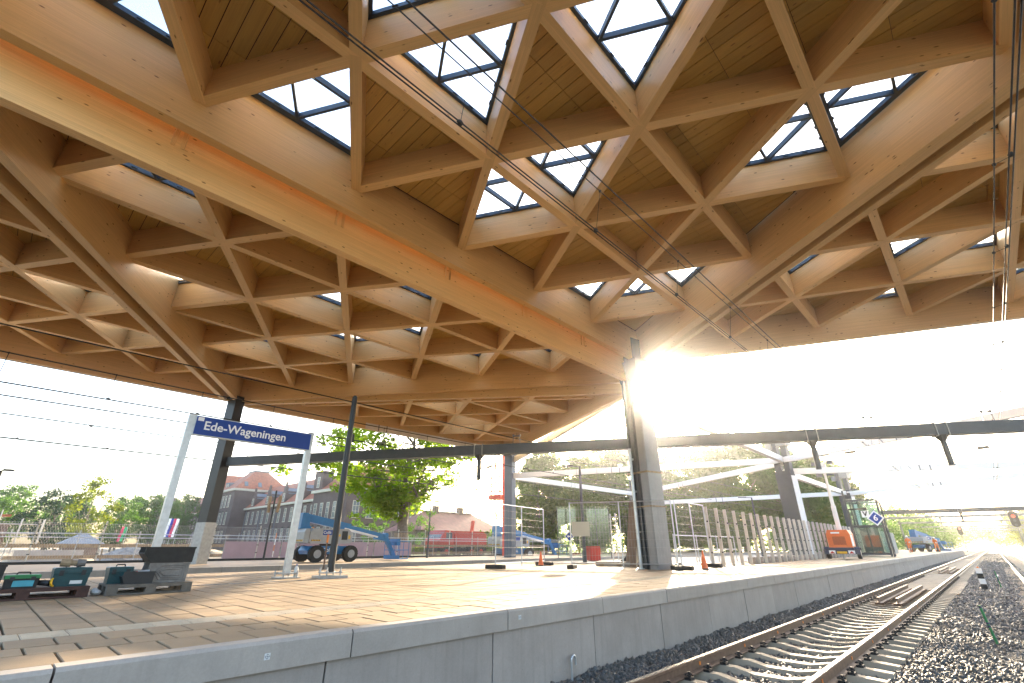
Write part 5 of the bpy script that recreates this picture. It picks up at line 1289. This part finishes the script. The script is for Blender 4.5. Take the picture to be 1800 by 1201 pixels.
# wing
bx(-141, -100.4, 46.5, 58, G0, 10.3, 'brick', 'wing_wall')
mb = MB(); mb.box(-141, -100.4, 45.9, 46.49, 10.05, 10.5); part(mb, 'cornice', 'cream')
mb = MB(); gable(mb, -141.2, -100.2, 46.5, 58, 10.52, 16.3); part(mb, 'roof', 'rooftile')
for k in range(12):
    x = -138.6 + k * 3.32
    window(bl, x + 120, .47, 6.5 - G0, 1.15, 2.9); window(bl, x + 120, .47, 2.2 - G0, 1.15, 2.8, 0, True)
for k in range(4):
    x = -136.5 + k * 9.6; dr = MB()                                   # stone dormers with stepped gables
    dr.box(x - 1.1, x + 1.1, 46.3, 48.6, 10.5, 13.2); dr.box(x - .7, x + .7, 46.3, 46.75, 13.2, 14.2); dr.box(x - .25, x + .25, 46.3, 46.7, 14.2, 15.3); d = part(dr, 'dormer', 'brick')
    window(bl, x + 120, .27, 11.0 - G0, 1.0, 1.7)
    sr = MB(); sr.add([(x - 1.3, 46.76, 12.6), (x, 46.76, 14.0), (x, 51.0, 14.0), (x - 1.3, 49.5, 12.6), (x + 1.3, 46.76, 12.6), (x + 1.3, 49.5, 12.6)], [(0, 1, 2, 3), (1, 4, 5, 2)]); part(sr, 'dormer_roof', 'slate')
    if k < 4:
        sk = MB(); xx = x + 4.2; sk.bar((xx, 47.9, 12.0), (xx, 49.3, 13.4), 1.0, .1); part(sk, 'roof_window', 'slate')
for k in range(5):
    x = -140.2 + k * 9.9; dp = MB(); dp.cyl((x, 46.42, G0), (x, 46.42, 10.0), .07, .07, 6); part(dp, 'downpipe', 'slate')
# corner tower
bx(-154, -141.2, 43.0, 57, G0, 14.9, 'brick', 'tower_wall')
mb = MB(); mb.box(-154.5, -140.7, 42.5, 57.5, 14.91, 15.45); part(mb, 'cornice', 'cream')
mb = MB(); mb.add([(-154.4, 42.6, 15.46), (-140.8, 42.6, 15.46), (-140.8, 57.4, 15.46), (-154.4, 57.4, 15.46), (-150, 48.2, 20.6), (-145.2, 48.2, 20.6), (-145.2, 51.8, 20.6), (-150, 51.8, 20.6)],
                  [(0, 1, 5, 4), (1, 2, 6, 5), (2, 3, 7, 6), (3, 0, 4, 7), (4, 5, 6, 7)]); part(mb, 'roof', 'rooftile')
mb = MB(); mb.box(-150.2, -145.0, 48.0, 52.0, 20.61, 20.9); part(mb, 'ridge_cap', 'slate')
for x in (-152.0, -149.6, -147.2, -144.4):
    for z, h, a in ((2.3, 2.7, True), (6.6, 3.0, True), (10.9, 3.0, True)): window(bl, x + 120, 42.97 - 46, z - G0, 1.2, h, 0, a)
for y in (45.5, 49): 
    o = MB(); o.bar((-141.4, y, 16.2), (-142.3, y, 17.4), .9, .1, 0, (1, 0, .7)); part(o, 'roof_window', 'winglass')
o = MB(); o.box(-152.4, -149.4, 43.6, 46.8, 15.46, 17.6); part(o, 'dormer', 'slate')
window(bl, -151.6 + 120, 43.57 - 46, 15.7 - G0, .9, 1.5); window(bl, -150.2 + 120, 43.57 - 46, 15.7 - G0, .9, 1.5)
# gabled middle part left of the tower and the far wing
bx(-162, -154.2, 41.5, 57, G0, 15.2, 'brick', 'gable_wall')
mb = MB(); 
mb.add([(-162, 41.5, 15.2), (-154.2, 41.5, 15.2), (-158.1, 41.5, 20.5), (-162, 57, 15.2), (-154.2, 57, 15.2), (-158.1, 57, 20.5)], [(0, 1, 2), (1, 4, 5, 2), (3, 0, 2, 5), (4, 3, 5)]); part(mb, 'gable_roof', 'rooftile')
mb = MB(); mb.box(-158.7, -157.5, 41.3, 41.9, 18.5, 22.6); mb.box(-160.4, -155.8, 41.3, 41.9, 15.0, 18.5); part(mb, 'gable_pinnacle', 'brick')
for x in (-160.3, -158.1, -155.9):
    for z, h, a in ((2.3, 2.7, True), (6.6, 3.0, True), (10.9, 3.0, True)): window(bl, x + 120, 41.47 - 46, z - G0, 1.1, h, 0, a)
bx(-238, -162.2, 45, 57, G0, 10.6, 'brick', 'wing_wall')
mb = MB(); mb.box(-238, -162.2, 44.4, 44.99, 10.4, 10.8); part(mb, 'cornice', 'cream')
mb = MB(); gable(mb, -238.2, -162.3, 45, 57, 10.82, 17.2); part(mb, 'roof', 'rooftile')
for k in range(20):
    x = -236 + k * 3.75; window(bl, x + 120, 44.97 - 46, 6.4 - G0, 1.2, 2.9); window(bl, x + 120, 44.97 - 46, 2.2 - G0, 1.2, 2.8, 0, True)
for k in range(6):
    x = -232 + k * 12.5; dr = MB(); dr.box(x - 1.2, x + 1.2, 44.8, 47.2, 10.8, 13.8); dr.box(x - .3, x + .3, 44.8, 45.3, 13.8, 15.8); part(dr, 'dormer', 'brick')
dr = MB(); dr.box(-239.0, -238.2, 44, 58, G0, 17.5); dr.box(-239.2, -238.0, 49, 51.5, 17.5, 19.5); part(dr, 'end_gable', 'brick')
# right pavilion
bx(-100.2, -86, 45.6, 62, G0, 11.4, 'brick', 'pavilion_wall')
mb = MB(); mb.box(-100.6, -85.6, 45.1, 62.4, 11.41, 11.95); part(mb, 'cornice', 'cream')
mb = MB(); mb.add([(-100.5, 45.2, 11.96), (-85.7, 45.2, 11.96), (-85.7, 62.3, 11.96), (-100.5, 62.3, 11.96), (-95.4, 51.5, 17.2), (-90.8, 51.5, 17.2), (-90.8, 56, 17.2), (-95.4, 56, 17.2)], [(0, 1, 5, 4), (1, 2, 6, 5), (2, 3, 7, 6), (3, 0, 4, 7), (4, 5, 6, 7)]); part(mb, 'roof', 'rooftile')
mb = MB(); mb.box(-100.3, -96.6, 45.3, 47.5, 11.96, 15.8); part(mb, 'stair_head', 'brick')
window(bl, -98.2 + 120, 45.27 - 46, 12.6 - G0, 1.0, 2.0)
for k in range(5):
    x = -98.6 + k * 2.7; window(bl, x + 120, 45.57 - 46, 6.4 - G0, 1.2, 3.0); window(bl, x + 120, 45.57 - 46, 2.1 - G0, 1.2, 2.8, 0, True)
for k in range(5):
    y = 47.6 + k * 3.0; window(bl, -85.97 + 120, y - 46, 6.4 - G0, 1.4, 3.0, R(90)); window(bl, -85.97 + 120, y - 46, 2.1 - G0, 1.3, 2.8, R(90), True)
# low tiled house behind the truck
t = thing('tiled_house', 'low brick house with broad reddish tiled roof behind the red truck', 'house', (-62, 49, .3), 0)
mb = MB(); wall_box(mb, -4, 4, -6.0, 8.5, 0, 3.3); mb.build('wall', M['brick2'], t)
mb = MB(); mb.add([(-4.7, -6.9, 3.2), (4.7, -6.9, 3.2), (4.7, 9.6, 3.2), (-4.7, 9.6, 3.2), (0, -3.4, 6.0), (0, 6.6, 6.0)], [(0, 1, 4), (1, 2, 5, 4), (2, 3, 5), (3, 0, 4, 5), (3, 2, 1, 0)]); mb.build('roof', M['rooftile2'], t)
mb = MB(); mb.box(-.3, .3, -3.4, 6.6, 6.0, 6.12); mb.build('ridge', M['slate'], t)
for k in range(6):
    f, p, a = win_mesh(1.3, 1.4, False); o = link('window', f, t); o.location = (4.03, -4.6 + k * 2.3, 1.2); o.rotation_euler = (0, 0, R(90)); link('pane', p, o)
for y in (-1, 4): mb = MB(); mb.box(-.4, .4, y - .4, y + .4, 5.4, 6.9); mb.build('chimney', M['brick'], t)
# ------------------------------------------------------------------ trees
def leaves_mesh(name, clumps, n, size, mat, flat=.75):
    """n leaf-sized quads gathered round clump centres (x,y,z,r)"""
    c = np.array(clumps); w = c[:, 3] ** 2; w /= w.sum(); idx = RNG.choice(len(c), n, p=w)
    d = RNG.standard_normal((n, 3)); d /= np.linalg.norm(d, axis=1)[:, None]; rad = RNG.random(n) ** .45
    p = c[idx, :3] + d * (rad * c[idx, 3])[:, None] * np.array([1, 1, flat])
    a = RNG.standard_normal((n, 3)); a /= np.linalg.norm(a, axis=1)[:, None]; b = np.cross(a, RNG.standard_normal((n, 3))); b /= np.linalg.norm(b, axis=1)[:, None]
    s = size * (.6 + .8 * RNG.random(n))[:, None]
    v = np.stack([p - a * s, p - b * s * .55, p + a * s, p + b * s * .55], 1).reshape(-1, 3)
    me = bpy.data.meshes.new(name); me.vertices.add(len(v)); me.vertices.foreach_set('co', v.astype(np.float32).ravel())
    me.loops.add(n * 4); me.loops.foreach_set('vertex_index', np.arange(n * 4, dtype=np.int32)); me.polygons.add(n)
    me.polygons.foreach_set('loop_start', np.arange(0, n * 4, 4, dtype=np.int32)); me.polygons.foreach_set('loop_total', np.full(n, 4, dtype=np.int32))
    me.update(calc_edges=True); me.materials.append(mat); return me
def limb(mb, p, q, r0, r1, wob, rr, seg=5):
    p = Vector(p); q = Vector(q); pts = [p + (q - p) * (i / seg) + Vector((rr.uniform(-wob, wob), rr.uniform(-wob, wob), rr.uniform(-wob, wob))) * (1 if 0 < i < seg else 0) for i in range(seg + 1)]
    for i in range(seg):
        a = r0 + (r1 - r0) * i / seg; b = r0 + (r1 - r0) * (i + 1) / seg; mb.cyl(pts[i], pts[i + 1], a, b, 8, 0, i == seg - 1)
    return pts
def tree_data(seed, h, cr, trunk_h, tr, ncl, nleaf, ls, mat, shape='round', clr=None):
    rr = random.Random(seed); mb = MB(); cl = []
    top = limb(mb, (0, 0, -.3), (rr.uniform(-.2, .2), rr.uniform(-.2, .2), trunk_h), tr * 1.15, tr * .8, tr * .15, rr)
    tp = top[-1]; lead = limb(mb, tp, (tp.x + rr.uniform(-.5, .5), tp.y + rr.uniform(-.5, .5), h * .88), tr * .7, tr * .12, tr * .6, rr, 7)
    zc = (trunk_h + h) / 2 + (h - trunk_h) * .02; hz_ = (h - trunk_h) / 2
    for i in range(ncl):
        a = i * 2.39996 + rr.uniform(-.3, .3); f = (i + .5) / ncl; z = trunk_h * .85 + (h - trunk_h * .85) * f
        if shape == 'round': prof = math.sqrt(max(.04, 1 - ((z - zc) / (hz_ * 1.05)) ** 2))
        elif shape == 'cone': prof = max(.08, 1 - (z - trunk_h * .6) / (h - trunk_h * .6))
        else: prof = max(.15, 1 - .75 * abs((z - zc) / hz_) ** 1.6)
        q = cr * prof * rr.uniform(.45, .95); c = (q * math.cos(a), q * math.sin(a), z + rr.uniform(-.3, .3))
        s0 = lead[min(len(lead) - 1, max(0, int(len(lead) * f * .75)))] if rr.random() < .7 else tp
        limb(mb, s0, (c[0], c[1], c[2] - .1), tr * .30 * (1.15 - f * .7), tr * .05, cr * .06, rr, 4)
        cl.append((*c, (clr or cr * .30) * rr.uniform(.7, 1.25)))
        for j in range(2):
            e = (c[0] + rr.uniform(-1, 1) * cr * .3, c[1] + rr.uniform(-1, 1) * cr * .3, c[2] + rr.uniform(-.6, .8) * cr * .22)
            limb(mb, c, e, tr * .06, tr * .02, .1, rr, 2); cl.append((*e, (clr or cr * .30) * rr.uniform(.4, .8)))
    return mb.mesh('trunk', M['bark']), leaves_mesh('crown', cl, nleaf, ls, mat)
def tree(name, label, loc, data, rz=0.0, sc=1.0, group=None):
    t = thing(name, label, 'tree', loc, rz, group); s = sc if isinstance(sc, tuple) else (sc, sc, sc); t.scale = s
    link('trunk', data[0], t); link('crown', data[1], t); return t
oak = tree_data(5, 11.8, 6.2, 4.5, .36, 64, 17000, .15, M['leaf_oak'], 'wide', .95)
t = tree('oak_tree', 'large oak with fresh green leaves and wrapped trunk in front of the brick building', (-35.5, 24.1, .5), oak, R(30), (1.32, 1.32, 1.02))
oak[1].transform(Matrix.Translation(Matrix.Rotation(R(-30), 3, 'Z') @ Vector((-.62, -.92, 0))))
mb = MB()
for k in range(18):
    a = 2 * PI * k / 18; mb.bar((.43 * math.cos(a), .43 * math.sin(a), 0), (.41 * math.cos(a), .41 * math.sin(a), 1.9), .10, .03, 0, (math.cos(a), math.sin(a), 0))
kind(mb.build('trunk_guard', M['wood_plank'], t), 'stuff')
A = tree_data(11, 12, 5.2, 2.2, .28, 30, 5200, .22, M['leaf_green'], 'wide', 1.35)
B = tree_data(12, 11, 4.6, 2.0, .25, 26, 4800, .21, M['leaf_green'], 'round', 1.3)
Cc = tree_data(13, 9, 5.0, 1.2, .28, 34, 5200, .17, M['leaf_dark'], 'wide', .95)
Y = tree_data(14, 9, 3.4, 1.6, .16, 20, 2300, .17, M['leaf_yellow'], 'wide', .85)
PA = tree_data(15, 14, 5.0, 3.0, .22, 26, 2000, .17, M['leaf_pale'], 'round', 1.3)
YG = tree_data(16, 11, 4.6, 2.0, .25, 26, 4600, .22, M['leaf_yellow'], 'round', 1.3)
SM = tree_data(17, 5.2, 1.8, 1.2, .07, 14, 1500, .10, M['leaf_green'], 'round', .55)
HA = tree_data(18, 14.5, 5.6, 2.0, .32, 46, 15000, .25, M['leaf_green'], 'wide', 1.6)
HB2 = tree_data(19, 13.5, 5.2, 1.6, .30, 42, 14000, .25, M['leaf_green2'], 'round', 1.6)
LA = ['pale green tree of the left belt, just right of the dark cedar', 'broad green tree of the left belt, second from the cedar', 'green tree of the left belt right behind the yellow leaved tree', 'green tree of the left belt close to the left sign post', 'green tree of the left belt touching the far brick wing',
      'green tree at the back of the left belt over the dark cedar', 'lower green tree of the left belt behind the shed roof', 'low green tree at the left border below the cedar', 'green tree rising behind the far brick wing']
gL = 'trees along the far side of the site at left'
tree('conifer_tree', 'broad dark cedar at the left, darker than the trees around it', (-108, 7.4, .4), Cc, 0, 1.0)
tree('young_tree', 'yellow leaved tree with a bare twiggy top rising left of the sign', (-89, 9.3, .4), Y, 0, 1.05)
tree('broadleaf_tree', 'green tree behind the dark cedar at the left photo border', (-140, 3.0, .4), A, 1, 1.0, gL)
for k, (px, py, d, sc) in enumerate(((-150, 14, A, .9), (-146, 22, B, 1.05), (-140, 27, A, .98), (-165, 31, B, 1.1), (-158, 37, A, 1.12), (-172, 12, B, 1.05), (-120, 17.5, B, .8), (-128, 1.5, B, .8), (-186, 42, A, 1.1))):
    tree('broadleaf_tree', LA[k], (px, py, .4), d, k * 1.3, sc, gL)
tree('small_tree', 'small slender tree before the brick wall, left of the oak trunk', (-44, 26.5, .4), SM, 0, 1.0)
tree('small_tree', 'bright small tree right of the oak trunk beside the slim lamp post', (-42, 30.2, .4), SM, 2, 1.05)
for k, (x, y, sc) in enumerate(((-46, 33, .55), (-43.5, 34.5, .5))):
    b = thing('hedge', ('trimmed hedge right of the oak, left half', 'trimmed hedge right of the oak, right half beside the truck')[k], 'hedge', (x, y, .4)); cl = [(0, q * .5, .6 + .1 * (q % 2), .75) for q in range(6)]
    link('foliage', leaves_mesh('foliage', cl, 1500, .1, M['leaf_yellow']), b)
gP = 'pale feathery trees behind the tiled house'
for k, (x, y, sc) in enumerate(((-80, 75, 1.1), (-74, 79, 1.0), (-88, 71, .85), (-69, 82, .8), (-62, 86, .75))):
    tree('pale_tree', ['pale feathery tree in thin leaf, left of the red crane mast', 'pale feathery tree in thin leaf, directly behind the red crane mast', 'pale feathery tree in thin leaf, over the left end of the tiled roof', 'pale feathery tree in thin leaf, right of the slate blue column', 'lowest pale feathery tree, rightmost beside the dense green belt'][k], (x, y, .4), PA, k, sc, gP)
LR = ['leftmost tall tree of the dense belt, right of the slate blue column', 'tall dense tree behind the tall lamp post and the glass shelter', 'lower bushy tree under the leftmost tall one, behind the glass shelter',
      'tall dense tree just left of the pillar under the gantry beam', 'lower bushy tree left of the pillar behind the brown leaning board', 'tall dense tree just right of the pillar in the sun glare', 'tall dense tree halfway between the pillar and the reddish column',
      'lower bushy tree right of the pillar behind the first grey fence posts', 'lower bushy tree behind the grey post fence in its middle', 'dense tree touching the left side of the reddish column', 'dense tree between the reddish column and the floodlight mast',
      'dense tree behind the floodlight mast and orange trailer', 'dense tree left of the glass lift shaft', 'dense tree directly behind the glass lift shaft']
gR = 'dense trees on the far side behind the pillar'
for k, (x, y, d, sc) in enumerate(((-46.5, 56, HA, .95), (-40.5, 60, HB2, 1.0), (-44, 52, HB2, .72), (-35, 62, HA, 1.0), (-37.5, 54.5, HB2, .74), (-29, 66, HB2, 1.05), (-23.5, 69, HA, 1.0), (-30, 60, HA, .72), (-24, 64, HB2, .72), (-19.5, 74, HA, .95), (-18.5, 82, HB2, 1.0), (-20, 92, HA, 1.0), (-18.5, 101, HB2, 1.0), (-21, 112, HA, 1.05))):
    tree('dense_tree', LR[k], (x, y, .4), d, k * 1.7, sc, gR)
cl = []
rr = random.Random(4)
for k in range(75):
    f = k / 74; x = -60 + 43 * f + rr.uniform(-1.5, 1.5); y = 54 + 58 * f * f + rr.uniform(-1.5, 1.5); cl.append((x, y, .8 + rr.random() * 1.9, 1.9 + rr.random() * .9))
for k in range(60): cl.append((-62 - k * 2.2, 64 + rr.uniform(-3, 3) + k * .5, 1 + rr.random() * 1.6, 2.2))
kind(link('undergrowth', leaves_mesh('undergrowth', cl, 22000, .2, M['leaf_green2'])), 'stuff')
cl = []
for k in range(150):
    y = 104 + k * 1.7; x = -17.5 - 2 * rr.random() - (k % 3) * 3.5; cl.append((x, y, 2 + rr.random() * 9, 2.6 + rr.random() * 1.6))
for k in range(90):
    y = 150 + k * 3.5; cl.append((14 + 5 * rr.random() + (k % 3) * 3, y, 1.5 + rr.random() * 7, 2.4 + rr.random() * 1.4))
for k in range(110):
    y = 142 + k * 1.75; cl.append((-10.5 - 2.5 * rr.random() - (k % 3) * 2.2, y, 1.5 + rr.random() * 8.5, 2.2 + rr.random() * 1.2))
for k in range(40): cl.append((-16 + k * .8, 342 + rr.uniform(-6, 6), 2 + rr.random() * 7, 3.0))
for k in range(60): cl.append((-60 + k * 1.9, 455 + rr.uniform(-6, 6), 3 + rr.random() * 9, 4))
kind(link('far_wood', leaves_mesh('far_wood', cl, 46000, .36, M['leaf_green'])), 'stuff')
for k, (x, y) in enumerate(((8.8, 230), (9.8, 268), (11.0, 310))):
    tree('yellow_green_tree', ['yellow green tree at the right border, nearest the camera', 'yellow green tree at the right border beside the tall signal', 'yellow green tree at the right border, the farthest one'][k], (x, y, -.2), YG, k, 1.15, 'yellow green trees at the right border')
# ------------------------------------------------------------------ two workers (seen from behind, walking away)
def person(label, loc, rz, step=.22, arm=.2, carry=None):
    t = thing('person', label, 'person', loc, rz)
    J = {'pel': (0, 0, .95), 'sp': (0, .02, 1.2), 'ch': (0, .0, 1.38), 'nk': (0, .01, 1.52), 'hd': (0, .03, 1.63), 'ht': (0, .03, 1.74)}
    E = [('pel', 'sp'), ('sp', 'ch'), ('ch', 'nk'), ('nk', 'hd'), ('hd', 'ht')]; rad = {'pel': (.16, .12), 'sp': (.15, .11), 'ch': (.17, .12), 'nk': (.06, .06), 'hd': (.085, .1), 'ht': (.06, .07)}
    for s, n in ((-1, 'l'), (1, 'r')):
        st = step * s
        J.update({n + 'hip': (.095 * s, 0, .9), n + 'kn': (.10 * s, st * .45 + .04, .5), n + 'an': (.10 * s, st, .1), n + 'to': (.11 * s, st + .17, .04),
                  n + 'sh': (.19 * s, 0, 1.43), n + 'el': (.25 * s, -st * arm * 2 - .03, 1.14), n + 'wr': (.25 * s, -st * arm * 3 + .10, .92), n + 'ha': (.25 * s, -st * arm * 3 + .15, .82)})
        E += [('pel', n + 'hip'), (n + 'hip', n + 'kn'), (n + 'kn', n + 'an'), (n + 'an', n + 'to'), ('ch', n + 'sh'), (n + 'sh', n + 'el'), (n + 'el', n + 'wr'), (n + 'wr', n + 'ha')]
        rad.update({n + 'hip': (.105, .11), n + 'kn': (.075, .08), n + 'an': (.055, .06), n + 'to': (.045, .04), n + 'sh': (.075, .08), n + 'el': (.055, .055), n + 'wr': (.042, .042), n + 'ha': (.045, .035)})
        for f, (dx, dz) in enumerate(((-.02, -.08), (0, -.09), (.02, -.08))):
            J[n + 'f%d' % f] = (.25 * s + dx, -st * arm * 3 + .17, .82 + dz); E.append((n + 'ha', n + 'f%d' % f)); rad[n + 'f%d' % f] = (.012, .012)
    names = list(J); me = bpy.data.meshes.new('body'); me.from_pydata([J[k] for k in names], [(names.index(a), names.index(b)) for a, b in E], [])
    o = link('body', me, t); m = o.modifiers.new('skin', 'SKIN')
    sv = me.skin_vertices[0].data
    for i, k in enumerate(names): sv[i].radius = rad[k]; sv[i].use_root = (k == 'pel')
    o.modifiers.new('sub', 'SUBSURF').levels = 1
    dg = bpy.context.evaluated_depsgraph_get(); nm = bpy.data.meshes.new_from_object(o.evaluated_get(dg)); nm.name = 'body'
    o.modifiers.clear(); o.data = nm; nm.materials.clear()
    for k in ('hivis', 'skin', 'reflect', 'steel_black'): nm.materials.append(M[k])
    for p in nm.polygons:
        c = p.center; p.use_smooth = True; mi = 0
        if c.z > 1.53: mi = 1
        elif c.z < .9 and abs(c.x) > .2: mi = 1
        elif c.z < .10: mi = 3
        elif .27 < c.z < .33 or .40 < c.z < .46 or 1.08 < c.z < 1.14: mi = 2
        p.material_index = mi
    mb = MB(); n = 12
    for j in range(4):
        a0, a1 = PI / 2 * j / 4, PI / 2 * (j + 1) / 4
        vs = [(math.cos(a) * .125 * math.cos(2 * PI * i / n), .03 + math.cos(a) * .15 * math.sin(2 * PI * i / n), 1.70 + .13 * math.sin(a)) for a in (a0, a1) for i in range(n)]
        mb.add(vs, [(i, (i + 1) % n, n + (i + 1) % n, n + i) for i in range(n)])
    mb.build('helmet', M['white'], t, smooth=True)
    return t
person('worker in orange work clothes and white helmet walking away on the left', (-7.1, 74.5, .757), R(8), .2)
person('worker in orange work clothes leaning forward at the distant blue boom lift', (-5.55, 88.0, .757), R(-20), .26)
# ------------------------------------------------------------------ air: pale haze that glows towards the low sun
hz = MB(); hz.box(-420, 160, -120, 520, -2.4, 34)
hm = bpy.data.materials.new('haze'); hm.use_nodes = True; nt = hm.node_tree
for n in list(nt.nodes):
    if n.type != 'OUTPUT_MATERIAL': nt.nodes.remove(n)
pv = N(nt, 'ShaderNodeVolumePrincipled'); pv.inputs['Color'].default_value = (0.93, 0.95, 1.0, 1); pv.inputs['Density'].default_value = 0.00062; pv.inputs['Anisotropy'].default_value = 0.955
nt.links.new(pv.outputs[0], nt.nodes['Material Output'].inputs['Volume'])
haze = kind(hz.build('haze', hm), 'stuff')
